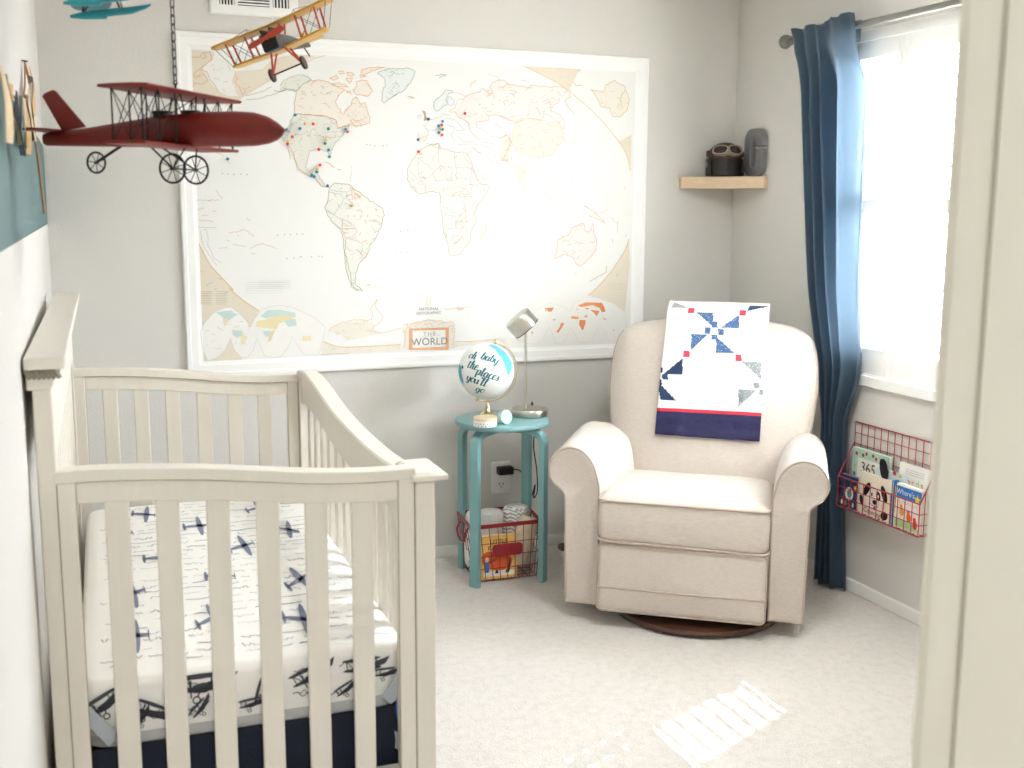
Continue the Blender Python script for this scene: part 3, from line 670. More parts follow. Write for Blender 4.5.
MAP_LINES = """
ochre 7 0 -930,-120 -910,-165 -882,-219 -840,-269 -801,-314 -813,-311 -766,-354 -704,-399
ochre 4 0 -406,589 -461,573 -493,558 -595,512 -649,475 -756,408 -788,374
ochre 5 0 -911,224 -927,198
orange 4 0 -929,556 -897,553 -879,571 -854,579 -851,547 -881,524 -899,511 -920,493 -913,476 -882,495 -866,474 -892,456 -918,459 -927,437
orange 4 0 -879,571 -867,559 -885,550
orange 4 0 -895,507 -869,504 -862,479 -841,454 -833,433
orange 4 0 -766,504 -758,483 -767,470 -751,449 -743,423 -729,437 -738,450
orange 3 0 -921,489 -904,485 -895,494
orange 3 0 -791,533 -783,512 -787,520
ochre 5 0 403,586 496,549 562,522 623,483 699,431 769,372 848,291 884,240 907,178 903,176
ochre 3 0 397,587 663,583
gold 4 1 712,504 739,475 761,433 803,429 817,395 852,393 887,425 896,469 870,523 821,545 780,525 774,495 732,499
gold 4 0 871,505 851,473 865,431
gold 5 0 629,531 643,516 667,520
ochre 7 0 908,-127 888,-179 843,-244 792,-304 736,-356 713,-370
ochre 6 0 -453,-529 -387,-554 -281,-556 -133,-554
ochre 5 0 103,-552 191,-552 304,-547
orange 4 0 -537,447 -509,474 -481,489 -445,492 -413,487 -399,474 -372,467 -344,459 -372,440 -385,413
orange 4 0 -385,413 -378,395 -355,365 -346,383 -322,402 -317,424 -303,434 -284,407 -265,413 -252,364 -248,336 -286,322 -328,325 -380,310 -384,341 -425,356 -544,361 -547,394 -537,447
olive 3 1 -544,361 -425,356 -384,341 -380,310 -328,325 -347,302 -357,288 -390,254 -405,223 -410,200 -423,222 -460,230 -492,221 -502,185 -508,158 -494,140 -466,163 -457,167 -462,131 -449,113 -431,82 -417,82 -445,84 -472,117 -508,131 -540,148 -548,184 -556,215 -574,246 -577,291 -562,336
orange 3 0 -576,246 -566,188
orange 3 0 -552,210 -544,166 -517,139 -490,135 -467,108 -445,86 -417,82
orange 3 0 -544,361 -425,356 -384,341 -380,310 -328,329 -290,344 -257,359
green 4 0 -600,444 -564,454 -537,447 -509,474 -477,493 -508,509
green 3 0 -508,509 -544,503 -572,489 -590,479 -599,466
olive 3 0 -730,407 -677,413 -624,432 -579,447 -543,453
green 4 0 -623,446 -597,442 -579,452 -538,445
olive 3 0 -730,420 -668,439 -632,458
orange 4 1 -408,501 -380,515 -371,502 -390,493
orange 4 1 -371,527 -352,530 -348,519 -366,518
orange 4 1 -338,526 -315,523 -306,516 -334,513
orange 4 1 -343,503 -315,507 -320,496 -330,482
orange 4 1 -399,479 -372,484 -344,477 -335,468 -381,471
orange 4 1 -316,460 -297,474 -302,492 -278,500 -259,498 -246,476 -236,459 -260,435 -284,443 -303,443
orange 4 1 -277,538 -249,548 -183,553 -240,535 -268,520 -282,524
orange 4 1 -287,517 -259,514 -283,508
orange 4 1 -344,454 -326,457 -321,444
orange 4 1 -328,343 -300,344 -281,326 -305,317
green 4 1 -216,527 -188,510 -184,483 -198,456 -201,424 -189,413 -170,430 -136,454 -156,437 -137,451 -103,471 -78,504 -59,541 -92,553 -164,547 -173,549
orange 4 0 -433,179 -410,173 -392,159
olive 3 0 -383,153 -369,151
orange 2 0 -326,165 -330,106
olive 4 1 -417,82 -393,100 -337,94 -314,74 -285,56 -248,28 -200,0 -195,-27 -200,-33 -210,-75 -230,-117 -255,-145 -270,-187 -290,-206 -304,-225 -314,-253 -320,-284 -320,-299 -287,-330 -311,-325 -334,-303 -344,-284 -353,-252 -361,-186 -364,-121 -373,-84 -406,-56 -428,-20 -437,3 -422,35 -422,41
grey 3 0 -417,63 -370,54 -357,36 -381,3 -400,-24 -428,-6
grey 3 0 -428,-10 -396,-29 -368,-47 -368,-80 -396,-66
grey 3 0 -350,-117 -312,-126 -284,-145 -294,-178
grey 3 0 -412,72 -347,63 -352,36
grey 3 0 -329,22 -315,8
grey 3 0 -258,-47 -215,-52
orange 3 1 -368,-43 -349,-47 -321,-70 -307,-89 -331,-112 -355,-117 -368,-89
orange 3 1 -364,-80 -316,-80
orange 3 1 -294,-168 -270,-178 -275,-197 -289,-197
orange 3 1 -332,83 -318,74 -314,42 -324,37
orange 3 1 -314,60 -290,51 -295,42
olive 4 0 -355,-121 -360,-168 -347,-229 -334,-284 -335,-312 -306,-330
olive 3 1 -52,223 -17,252 38,262 43,244 98,231 153,228 168,209 189,157 209,105 256,96 245,67 209,24 189,-15 199,-53 197,-54 176,-88 171,-132 145,-161 125,-189 79,-191 74,-155 54,-93 49,-31 39,17 41,42 37,65 2,70 -23,62 -53,62 -82,88 -97,115 -96,162 -72,200
grey 2.5 0 -52,205 -48,121 -3,126 12,150
grey 2.5 0 -52,205 17,154
grey 2.5 0 33,258 35,188 47,174
grey 2.5 0 103,231 107,165
grey 2.5 0 112,168 178,167 173,100 107,94 112,168
grey 2.5 0 42,174 102,165 67,113
grey 2.5 0 -92,157 -58,121
grey 2.5 0 87,51 148,52 143,-5
grey 2.5 0 148,52 178,52
grey 2.5 0 51,13 97,-15 148,-44
grey 2.5 0 54,-78 105,-83 105,-50 145,-45
grey 2.5 0 156,-59 156,-122
grey 2.5 0 209,105 178,90 173,57
salmon 2.5 0 10,145 47,171 67,160 62,117 22,112 10,145
salmon 2.5 0 67,80 127,90 173,62 72,56
salmon 2.5 0 173,52 189,4 209,24
salmon 2.5 0 107,-73 112,-49 148,-53 158,-25
salmon 2.5 0 105,-59 135,-50 145,-64 125,-83 105,-74
salmon 2.5 0 89,-136 94,-107 140,-112 99,-141
salmon 2.5 0 -78,88 -63,69
salmon 2.5 0 -23,98 -23,65
salmon 2.5 0 138,223 168,185 209,115
salmon 2.5 0 38,258 37,239
salmon 2.5 0 146,18 156,-59
salmon 4 0 127,-160 130,-159 131,-161
salmon 4 0 145,-139 149,-140
peachd 3 1 246,-54 238,-93 225,-132 215,-122 218,-98 233,-79
salmon 2.5 0 -53,301 -51,266 -22,272 -7,295 -21,332 -1,360
green 4 1 14,407 19,430 49,454 64,473 88,476 98,465 78,460 68,436 73,418 53,408 33,389 24,393
grey 3 1 78,451 103,438 103,419 78,416 73,432
salmon 3.5 0 93,470 128,462 153,453 138,439 118,443 108,410 78,390 103,391 123,369 163,347 168,319 199,291 214,282
salmon 4 0 148,453 179,464 214,474 224,489 255,467 245,457 270,472 255,495 270,514 296,525 327,521 332,503 311,497
salmon 4 0 174,487 174,505 199,518
peachd 3 0 245,546 291,534 301,525
salmon 4 1 -33,391 -21,387 -16,364 -6,355 -26,350 -23,369
green 3 1 -50,372 -36,373 -46,359 -53,363
green 4 0 24,531 69,535 39,523
gold 4 0 -94,444 -64,440 -89,435
green 2.5 0 -6,351 18,361 53,371
green 2.5 0 -31,336 -7,309 28,319
green 2.5 0 58,362 108,359 148,318 108,317
green 2.5 0 113,294 148,271 199,277
green 2.5 0 43,380 88,377
green 2.5 0 78,335 108,326 88,298
salmon 2.5 0 48,329 78,307 103,279 98,265
salmon 2.5 0 63,344 88,335
salmon 2.5 0 -22,258 -7,260 38,263 40,245
salmon 2.5 0 118,261 209,263 214,241
salmon 4 0 332,503 326,518 339,507 404,503 424,498 437,511 523,505 563,510 610,500 623,492
salmon 4 0 610,482 617,467 590,451 611,422 638,399
salmon 3 0 570,462 563,444 537,431 530,410 571,396 595,361 592,334 578,342
salmon 3 0 497,394 524,389 571,357
salmon 3.5 0 301,381 320,379 340,365 372,354 418,373 491,370 497,394
salmon 3.5 0 123,369 163,347 168,319
salmon 3.5 0 199,329 199,352 250,359 250,377 281,386 312,375 345,362
salmon 3 0 391,526 430,525 423,516
peachd 3 1 372,354 418,373 497,367 564,360 592,318 579,282 539,226 466,213 419,215 386,229 353,270 356,300 359,336
orange 3 0 301,293 333,305 353,276 340,252 327,228 314,198 347,192 353,228
orange 3 0 301,215 340,198
green 2.5 0 199,329 230,320 255,297 312,294 333,304
green 2.5 0 219,262 266,244 292,188
green 2.5 0 240,215 266,192
green 2.5 0 225,273 281,265
green 2.5 0 173,256 219,224
green 2.5 0 281,350 322,323
salmon 3 0 219,124 230,139 261,146 256,134 219,115
salmon 3 0 261,182 276,192
salmon 3 0 153,218 189,247 225,220
salmon 3 0 297,202 333,198 338,255
salmon 3 0 312,294 343,314 346,257
peachd 2.5 0 340,191 367,167 387,113 414,74 417,89 407,125
peachd 2.5 0 500,169 507,96 535,41
peachd 2.5 0 513,175 554,115 541,93
peachd 2.5 0 501,65 535,41 528,23 508,47
peachd 2.5 0 575,41 609,73 602,48 582,35
peachd 2.5 0 528,-2 597,-27 665,-20
peachd 2.5 0 622,147 636,110 663,98
peachd 2.5 0 616,36 638,-8
peachd 2.5 0 685,17 706,5 721,-33
gold 4 0 685,17 735,-8 770,-39 792,-58 735,-33 714,-26
gold 3 0 735,-14 770,-14 805,-1
gold 3 0 819,-32 841,-58 855,-51 849,-102
gold 3 0 880,100 888,88
salmon 4 1 677,-57 689,-62 695,-89 716,-99 730,-57 736,-94 750,-131 748,-168 728,-201 697,-228 672,-244 651,-232 641,-204 600,-190 550,-212 560,-185 564,-135 584,-117 614,-112 629,-80 654,-71
peachd 3 1 647,-274 660,-269 655,-281
gold 5 0 801,-244 801,-267 771,-285 719,-312
green 3 0 824,-127 830,-146
peachd 3 0 626,319 647,283 620,274 592,294
peachd 3 0 579,300 599,282
peachd 4 0 -433,-489 -424,-475 -385,-458 -322,-445 -279,-449 -255,-448 -249,-429 -259,-404 -239,-376 -229,-362 -239,-395 -210,-430 -211,-454 -240,-472 -250,-486 -236,-501 -201,-502 -132,-485
gold 3 0 -405,-495 -386,-500 -400,-505
gold 2.5 0 -372,-515 -343,-521 -367,-527
tan 3 0 -277,-314 -160,-321 -110,-341 -111,-351
olive 4 0 -272,-307 -257,-306
peachd 3 0 59,-414 124,-413 183,-405
rose 5 0 110,-409 138,-410 138,-417 117,-419
peachd 4 0 -812,-94 -776,-90 -754,-81 -736,-90 -714,-108
peachd 4 0 -777,-103 -772,-108
peachd 4 0 -739,-36 -726,-50
peachd 4 0 -922,-6 -900,-1
peachd 4 0 -919,-45 -867,-52
peachd 4 0 -903,-81 -890,-85
peachd 4 0 -821,-121 -808,-126
peachd 4 0 -729,-158 -711,-144 -684,-135 -630,-156
peachd 4 0 -849,213 -819,196
peachd 4 0 -815,183 -796,168
peachd 4 0 -854,68 -829,33
peachd 4 0 -882,26 -869,26
grey 2.5 0 -916,-85 -913,-120 -905,-143
grey 2.5 0 -890,-90 -888,-147 -868,-192 -842,-210
grey 2.5 0 -905,-147 -872,-201 -860,-219
grey 2.5 0 -924,-72 -855,-76
grey 2.5 0 -909,-28 -883,-28
grey 2.5 0 -870,-14 -853,-12
grey 2.5 0 -796,-139 -747,-148
grey 2.5 0 -853,-152 -818,-150
grey 2.5 0 -925,28 -838,29
grey 2.5 0 -730,-171 -712,-176
greyl 3 1 -907,-587 -923,-545 -930,-476 -915,-440 -879,-401 -834,-381 -811,-380 -777,-408 -751,-441 -742,-464 -723,-428 -690,-392 -635,-378 -580,-386 -516,-416 -489,-431 -445,-470 -456,-526 -468,-564 -473,-583 -529,-580 -556,-541 -579,-503 -594,-545 -623,-581 -650,-587 -687,-578 -704,-535 -714,-503 -732,-553 -755,-580 -778,-579 -804,-550 -818,-499 -839,-548 -872,-579
tan 3 1 417,-570 406,-519 427,-464 476,-425 536,-401 602,-418 625,-440 652,-399 702,-378 747,-379 839,-409 898,-453 903,-526 872,-577 820,-575 802,-538 772,-501 751,-547 723,-577 672,-575 649,-533 637,-507 615,-547 599,-577 566,-576 548,-534 532,-503 505,-553 477,-577
ltext 3 0 -924,-318 -882,-319
ltext 3 0 -867,-319 -823,-320
ltext 3 0 -924,-325 -882,-326
ltext 3 0 -867,-326 -827,-327
ltext 3 0 -924,-332 -883,-333
ltext 3 0 -867,-333 -823,-334
ltext 3 0 -924,-338 -883,-339
ltext 3 0 -868,-340 -828,-341
ltext 3 0 -925,-345 -883,-346
ltext 3 0 -868,-347 -824,-348
ltext 3 0 -925,-352 -883,-353
ltext 3 0 -868,-353 -828,-354
ltext 3 0 -925,-359 -884,-360
ltext 3 0 -868,-360 -824,-361
ltext 3 0 -925,-365 -884,-366
ltext 3 0 -868,-367 -829,-368
ltext 3 0 -466,-581 -344,-581
ltextl 3 0 806,-321 895,-323
ltextl 3 0 806,-329 895,-331
ltextl 3 0 806,-337 895,-339
ltextl 3 0 806,-346 895,-348
greyl 2 0 -706,-281 -579,-283
greyl 2 0 -698,-288 -579,-290
greyl 2 0 -707,-294 -579,-297
greyl 2 0 -698,-301 -579,-304
greyl 2 0 -707,-308 -580,-311
greyl 2 0 -750,-286 -605,-288
greyl 2 0 -750,-294 -606,-297
greyl 2 0 -751,-302 -606,-305
greyl 2 0 -751,-310 -606,-313
greyl 2 0 -751,-318 -606,-322
greyl 2 0 -752,-327 -606,-330
peachd 4 0 -120,-471 -103,-468 -107,-490 -120,-509 -107,-503 -127,-496
peachd 4 0 -97,-471 -60,-463 -56,-473 -26,-457 4,-455 11,-465 42,-460 59,-470 86,-464 100,-475 93,-491 89,-510 103,-504 93,-543 100,-570 86,-576
peachd 4 0 -114,-510 -114,-555 -121,-568
peachd 4 0 -26,-457 -29,-474 -2,-471 4,-484
peachd 4 0 31,-476 52,-466
"""
MAP_DOTS = "-826,130 -806,128 -783,127 -757,128 -734,127 -624,-104 -597,-102 -574,-102 -549,-101 -526,-100 -590,-195 -563,-194 -540,-191 -344,-30 -318,-30 -291,-30 -265,-29 -222,-29 -545,285 -523,282 -496,278 -468,281 -450,281 -436,277 -417,275 -408,273 -390,281 -376,281 -478,445 -441,444 -407,441 -373,435 -303,431 212,423 268,425 319,428 320,429 365,432 464,442 -153,-179 -128,-177 -104,-175 -77,-175 -128,-90 -98,-87 -68,-87 -534,-189 -493,-190 -465,-188 -451,-190 -263,251 -249,249 -230,247 -196,248 -182,250 892,-112"
MAP_PINS = [('blue', -546, 355), ('yellow', -508, 324), ('red', -477, 324), ('blue', -529, 305), ('teal', -418, 307), ('blue', -350, 308), ('red', -342, 298), ('red', -559, 273), ('yellow', -428, 265), ('teal', -432, 251), ('yellow', -577, 255), ('red', -578, 245), ('red', -457, 227), ('blue', -418, 226), ('teal', -416, 200), ('red', -454, 167), ('yellow', -466, 151), ('blue', -468, 141), ('teal', -487, 129), ('blue', -478, 123), ('blue', -426, 88), ('yellow', -331, 11), ('teal', -11, 357), ('blue', 49, 350), ('blue', 32, 332), ('red', 45, 335), ('yellow', 42, 324), ('teal', 48, 318), ('blue', 33, 305), ('red', 46, 296), ('blue', -55, 275), ('red', 144, 384), ('red', -53, 227), ('blue', -806, 184)]
# ---------------------------------------------------------------- framed world map
fm = thing('framed_world_map', 'large white-framed antique style world map poster dotted with push pins on the back wall', 'map', (-1.438, -.012, .836))
bm = newbm()
FX0, FX1, FZ_0, FZ_1 = -2.4223, -.4523, .836, 2.1332
def fring(d, y):      # outline inset by d at depth y
    return [(FX0 + d, y, FZ_0 + d), (FX1 - d, y, FZ_0 + d), (FX1 - d, y, FZ_1 - d), (FX0 + d, y, FZ_1 - d)]
loft(bm, [fring(0, 0), fring(0, -.016), fring(.004, -.020), fring(.016, -.020), fring(.020, -.0175), fring(.046, -.0175), fring(.052, -.0145), fring(.062, -.013), fring(.062, 0)], closed=True)
obj('frame', bm, m_map, fm, world=True)
MC = {'cart': '#e2ac82', 'fire': '#de8a55', 'gold': '#cdb98e', 'green': '#a3b5a8', 'grey': '#b9b9b4', 'greyl': '#d0d0cb', 'ice': '#e4e7e3', 'lav': '#e4e4ea',
      'ltext': '#b9b3a2', 'ltextl': '#cfc9b8', 'mint': '#c3d8d2', 'ochre': '#dcc096', 'olive': '#a9a890', 'orange': '#d9ab84', 'paper': '#efede8', 'paper2': '#f3f1ec',
      'peach': '#eae3d9', 'peachd': '#dcc0a6', 'rose': '#dcb09f', 'rosel': '#eae4df', 'sage': '#e2e1d7', 'sagel': '#e7e6de', 'salmon': '#dcae9c', 'tan': '#e2d8c6', 'tanl': '#e9e3d7', 'white': '#eceae5', 'yel': '#e6d9ae'}
mats = [mat('map paper', '#edece8', .6, .015, 6)]
idx = {}
for k, v in MC.items():
    idx[k] = len(mats); mats.append(mat('map ink ' + k, v, .6, .03, 40))
idx['ink'] = len(mats); mats.append(mat('map ink letter', '#86847c', .6))
idx['inkg'] = len(mats); mats.append(mat('map ink faint letter', '#b7a58c', .6))
bm = newbm()
box(bm, -.934, .934, .0, .003, -.601, .597)
def mp(s): return [tuple(float(c) / 1000 for c in q.split(',')) for q in s]
layer = 0
for ln in MAP_POLYS.strip().split('\n'):
    w = ln.split(); layer += 1
    P = mp(w[1:])
    ok = [P[0]]
    for q in P[1:]:
        if math.hypot(q[0] - ok[-1][0], q[1] - ok[-1][1]) > .002: ok.append(q)
    P2 = [Vector((min(max(a, -.932), .932), min(max(b, -.599), .595))) for a, b in ok]
    cv, _, cf, *_ = delaunay_2d_cdt(P2, [], [list(range(len(P2)))], 1, 1e-6)
    vv = [bm.verts.new((p.x, -.0004 - layer * .000008, p.y)) for p in cv]
    for f_ in cf: face(bm, [vv[i] for i in f_], idx[w[0]])
random.seed(3); nline = 0
# fine print and rivers scattered over the land
def inside(p, P):
    c = False; n = len(P)
    for i in range(n):
        a, b = P[i], P[i - 1]
        if (a[1] > p[1]) != (b[1] > p[1]) and p[0] < (b[0] - a[0]) * (p[1] - a[1]) / (b[1] - a[1]) + a[0]: c = not c
    return c
k_ = 0
for ln in MAP_POLYS.strip().split('\n'):
    w = ln.split()
    if w[0] not in ('peach', 'sage', 'sagel', 'rosel', 'tanl', 'tan', 'ice'): continue
    P = mp(w[1:]); xs = [p[0] for p in P]; zs = [p[1] for p in P]
    n_ = int((max(xs) - min(xs)) * (max(zs) - min(zs)) * (1500 if w[0] not in ('tan',) else 500))
    for _ in range(min(n_, 150)):
        a, b = random.uniform(min(xs), max(xs)), random.uniform(min(zs), max(zs))
        if not inside((a, b), P): continue
        k_ += 1; th = random.choice((0, 0, random.uniform(0, PI))); Q = [Vector((a, -.00098 - k_ * 2e-7, b))]
        for _i in range(random.randint(2, 5)):
            th += random.uniform(-.7, .7); q = Q[-1] + Vector((cos(th), 0, sin(th))) * random.uniform(.004, .008)
            if not inside((q.x, q.z), P): break
            Q.append(q)
        if len(Q) > 1: ribbon(bm, Q, random.choice((.0011, .0016, .0022)), idx[random.choice({'peach': ('peachd', 'grey', 'orange'), 'sage': ('olive', 'grey', 'greyl', 'peachd'), 'sagel': ('olive', 'grey', 'greyl', 'salmon'), 'rosel': ('salmon', 'greyl', 'grey'), 'tanl': ('peachd', 'greyl', 'ltextl'), 'tan': ('peachd', 'ltext', 'ltextl'), 'ice': ('greyl', 'green')}[w[0]])], (0, -1, 0))
for ln in MAP_LINES.strip().split('\n'):
    w = ln.split(); wd = float(w[1]) / 1000; nline += 1; P = [Vector((a, -.0011 - nline * .000007, b)) for a, b in mp(w[3:])]
    if w[2] == '1': P.append(P[0])
    wob = w[0] not in ('ochre', 'ltext', 'ltextl', 'greyl', 'tan')
    Q = []
    for a, b in zip(P, P[1:]):
        n = max(1, int((b - a).length / .007)) if wob else 1
        for i in range(n):
            q = a.lerp(b, i / n)
            if wob and i: q += Vector((random.uniform(-.0026, .0026), 0, random.uniform(-.0026, .0026)))
            Q.append(q)
    Q.append(P[-1])
    if w[0] == 'ochre': Q = smooth_path(Q, 4)
    Q = [Vector((min(max(p.x, -.930), .930), p.y, min(max(p.z, -.597), .593))) for p in Q]
    ribbon(bm, Q, wd * .62, idx[w[0]], (0, -1, 0))
# latitude and longitude net, very faint
for q in MAP_DOTS.split():
    a, b = (float(c) / 1000 for c in q.split(','))
    blob(bm, [(a + .0032 * cos(t), -.0027, b + .0032 * sin(t)) for t in (.3, 1.6, 3.4, 4.7)], idx['ltext'])
for s, x, z, size, k, sp in (('THE', -.010, -.5155, .026, 'inkg', 1.25), ('WORLD', -.0085, -.5475, .043, 'ink', 1.0), ('NATIONAL', -.0115, -.410, .0165, 'ink', 1.05), ('GEOGRAPHIC', -.012, -.4275, .0165, 'ink', 1.05)):
    X = Matrix.Translation((x, -.0029, z)) @ Matrix.Rotation(PI / 2, 4, 'X')
    text_bm(s, size, 0, 'CENTER', X, sp, idx[k], into=bm)
frame_y = [(-.020, -.392), (-.005, -.392), (-.005, -.366), (-.020, -.366)]
ribbon(bm, [(a, -.0029, b) for a, b in frame_y + frame_y[:1]], .004, idx['yel'], (0, -1, 0))
sheet_o = obj('map_sheet', bm, mats, fm, recalc=False)
sheet_o.location = (0, 0, 1.487 - .836)
# push pins
PINC = {'blue': '#1286b8', 'teal': '#0d8577', 'red': '#e2412f', 'yellow': '#e6c25a'}
PINL = ['blue push pin at the northwest coast of the United States on the wall map', 'yellow push pin in the northern Rockies left of a red pin on the wall map', 'red push pin in the northern plains of North America on the wall map', 'blue push pin in the western United States below a yellow pin on the wall map',
        'teal push pin at the Great Lakes on the wall map', 'blue push pin touching a red one on the northeast coast of North America', 'red push pin touching a blue one on the northeast coast of North America', 'red push pin beside the red biplane nose at the map coast of California',
        'yellow push pin above a teal one in the southeastern United States on the map', 'teal push pin under a yellow one in the southeastern United States on the map', 'yellow push pin just above a red pin at the Baja peninsula on the map', 'red push pin just under a yellow pin at the Baja peninsula on the map',
        'red push pin on the Gulf of Mexico coast of the map', 'blue push pin at the top of the Florida peninsula on the map', 'teal push pin below Florida on the map', 'red push pin at the tip of the Yucatan on the map', 'yellow push pin above a blue one in Central America on the map',
        'blue push pin under a yellow one in Central America on the map', 'teal push pin touching a blue pin on the Pacific coast of Central America', 'blue push pin touching a teal pin on the Pacific coast of Central America', 'blue push pin at Panama on the map', 'yellow push pin alone in northern Brazil on the map',
        'teal push pin at the English Channel on the map', 'blue push pin highest of the cluster in central Europe on the map', 'blue push pin leftmost of the cluster in central Europe on the map', 'red push pin in the middle of the European cluster on the map', 'yellow push pin in the middle of the European cluster on the map', 'teal push pin right of the yellow one in the European cluster on the map',
        'blue push pin just above the red pin in Italy on the map', 'red push pin lowest of the European cluster, in Italy, on the map', 'blue push pin at the Portuguese coast on the map', 'red push pin in western Russia on the map', 'red push pin at the coast of Morocco on the map', 'blue push pin among the Hawaiian islands in the Pacific on the map']
meshes = {}
for (c, px, pz), lab in zip(MAP_PINS, PINL):
    if c not in meshes:
        bm = newbm(); X = Matrix.Rotation(PI / 2, 4, 'X')
        lathe(bm, [(.0008, -.004), (.0008, .004), (.0030, .004), (.0034, .0055), (.0028, .0075), (.0036, .0105), (.0060, .0125), (.0060, .0150), (.0048, .0160), (0, .0163)], 14, X)
        o = obj('push_pin', bm, mat('pin plastic ' + c, PINC[c], .35), smooth=50); meshes[c] = o.data
    else:
        o = bpy.data.objects.new('push_pin', meshes[c]); COL.objects.link(o)
    o.location = (-1.438 + px / 1000, -.0125, 1.487 + pz / 1000)
    tag(o, lab, 'pin', 'push pins on the world map')
# ---------------------------------------------------------------- stool
m_aqua = mat('aqua lacquer', '#7aa6a8', .35, .02, 20)
SX, SY, SH = -1.232, -.305, .655
st = thing('round_stool', 'aqua round bentwood stool standing between the crib and the armchair', 'stool', (SX, SY, 0))
bm = newbm(); lathe(bm, [(.0, .631), (.178, .631), (.186, .634), (.190, .639), (.190, .648), (.187, .653), (.180, .655), (0, .655)], 56, Matrix.Translation((SX, SY, 0)))
obj('seat', bm, m_aqua, st, world=True, smooth=40)
for fx, fy in ((-1.386, -.418), (-1.108, -.446), (-1.356, -.170), (-1.078, -.190)):
    dirv = Vector((SX - fx, SY - fy, 0)).normalized(); side = Vector((-dirv.y, dirv.x, 0))
    c = Vector((fx, fy, 0))
    path = [(0, 0), (0, .545)] + [(.055 * (1 - cos(a)), .562 + .055 * sin(a)) for a in [PI / 2 * k / 6 for k in range(7)]] + [(.13, .6175)]
    bm = newbm(); R = []
    for i, (d_, z) in enumerate(path):
        j, k = max(i - 1, 0), min(i + 1, len(path) - 1)
        t = Vector((path[k][0] - path[j][0], path[k][1] - path[j][1])).normalized()
        nx, nz = -t.y * .0125, t.x * .0125
        r_ = []
        for s_, w_ in ((1, -.020), (1, .020), (-1, .020), (-1, -.020)):
            p = c + dirv * (d_ + nx * s_) + side * w_ + Vector((0, 0, z + nz * s_)); r_.append((p.x, p.y, max(p.z, 0)))
        R.append(r_)
    loft(bm, R); obj('leg', bm, m_aqua, st, world=True, bevel=.003)

# ---------------------------------------------------------------- desk lamp
LX, LY = -1.107, -.285
dl = thing('desk_lamp', 'brushed nickel desk lamp with a tilted drum head on the aqua stool', 'lamp', (LX, LY, SH))
bm = newbm(); lathe(bm, [(0, SH + .0005), (.074, SH + .0005), (.0755, SH + .003), (.0755, SH + .026), (.0735, SH + .029), (.02, SH + .030), (0, SH + .030)], 48, Matrix.Translation((LX, LY, 0)))
obj('base', bm, m_nick, dl, world=True, smooth=35)
bm = newbm(); cyl(bm, (LX - .016, LY, SH + .028), (LX - .016, LY, .985), .0055, 12)
tube(bm, smooth_path([(LX - .016, LY, .985), (LX - .018, LY, 1.0), (LX - .026, LY, 1.015)], 4), .006, 10)
obj('pole', bm, m_nick, dl, world=True, smooth=60)
ctr = Vector((-1.142, LY, 1.036)); axis = (rt * .66 - up * .72 + fw * .20).normalized()
q = axis.to_track_quat('Z', 'Y').to_matrix().to_4x4(); q.translation = ctr
bm = newbm(); lathe(bm, [(0, -.032), (.052, -.032), (.057, -.029), (.0585, -.024), (.0585, .030), (.0555, .030), (.0555, -.022), (0, -.024)], 44, q)
sd = obj('lamp_shade', bm, m_nick, dl, world=True, smooth=35)
bm = newbm(); lathe(bm, [(0, -.022), (.018, -.022), (.018, -.006), (.015, .0), (.022, .010), (.018, .020), (0, .026)], 20, q)
lb = newbm(); tube(lb, [q @ Vector((.0565 * cos(2 * PI * k / 40), .0565 * sin(2 * PI * k / 40), .0305)) for k in range(40)], .0028, 6, closed=True); lo = obj('mouth_rim', lb, m_black, sd, smooth=60); lo['label'] = 'black rim at the mouth'
o = obj('bulb', bm, mat('bulb glass', '#e9e4d6', .3), sd, smooth=50)
m_cord = mat('black cord', '#1b1a1a', .5)
# ---------------------------------------------------------------- globe
GX, GY, GZ, GR = -1.300, -.305, .851, .112
gb = thing('desk_globe', 'small white globe lettered in teal script on a brass stand on the stool', 'globe', (GX, GY, SH))
m_gw = mat('globe white', '#f3f3f0', .35, .01, 8); m_gt = mat('globe turquoise', '#5fb7cd', .4, .06, 25); m_gink = mat('globe teal ink', '#0e6f78', .4, .05, 30)
# chart on the near side: a right, b up, in radii
vx = rt; vz = (up - fw * .0); nrm = (-fw)
def gp(a, b, r=GR):
    rho = math.hypot(a, b)
    if rho < 1e-6: return Vector((GX, GY, GZ)) + nrm * r
    th = min(rho, PI)
    return Vector((GX, GY, GZ)) + (nrm * cos(th) + (vx * a + vz * b) / rho * sin(th)) * r
bm = newbm(); ball(bm, (GX, GY, GZ), GR, 64)
ballo = obj('globe_ball', bm, m_gw, gb, world=True, smooth=80)
def gpatch(pts, name, mt_, r):
    """dense patch of the sphere cut to an outline"""
    bm = newbm(); n = len(pts)
    c = (sum(p[0] for p in pts) / n, sum(p[1] for p in pts) / n)
    P = []
    for i in range(n):
        a, b = pts[i], pts[(i + 1) % n]
        for k in range(4): P.append((a[0] + (b[0] - a[0]) * k / 4, a[1] + (b[1] - a[1]) * k / 4))
    prev = [bm.verts.new(gp(c[0] + (a - c[0]) * .03, c[1] + (b - c[1]) * .03, r)) for a, b in P]
    face(bm, prev)
    for f in (.25, .5, .75, 1):
        cur = [bm.verts.new(gp(c[0] + (a - c[0]) * f, c[1] + (b - c[1]) * f, r)) for a, b in P]
        for i in range(len(P)): face(bm, [prev[i], prev[(i + 1) % len(P)], cur[(i + 1) % len(P)], cur[i]])
        prev = cur
    return obj(name, bm, mt_, ballo, smooth=80)
o = gpatch([(.05, 1.15), (.25, 1.02), (.42, .86), (.48, .62), (.62, .48), (.72, .22), (.82, -.05), (.9, -.2), (1.12, .05), (1.15, .4), (.95, .75), (.6, 1.05), (.3, 1.25)], 'continent', m_gt, GR + .0006); o['label'] = 'turquoise painted continent'
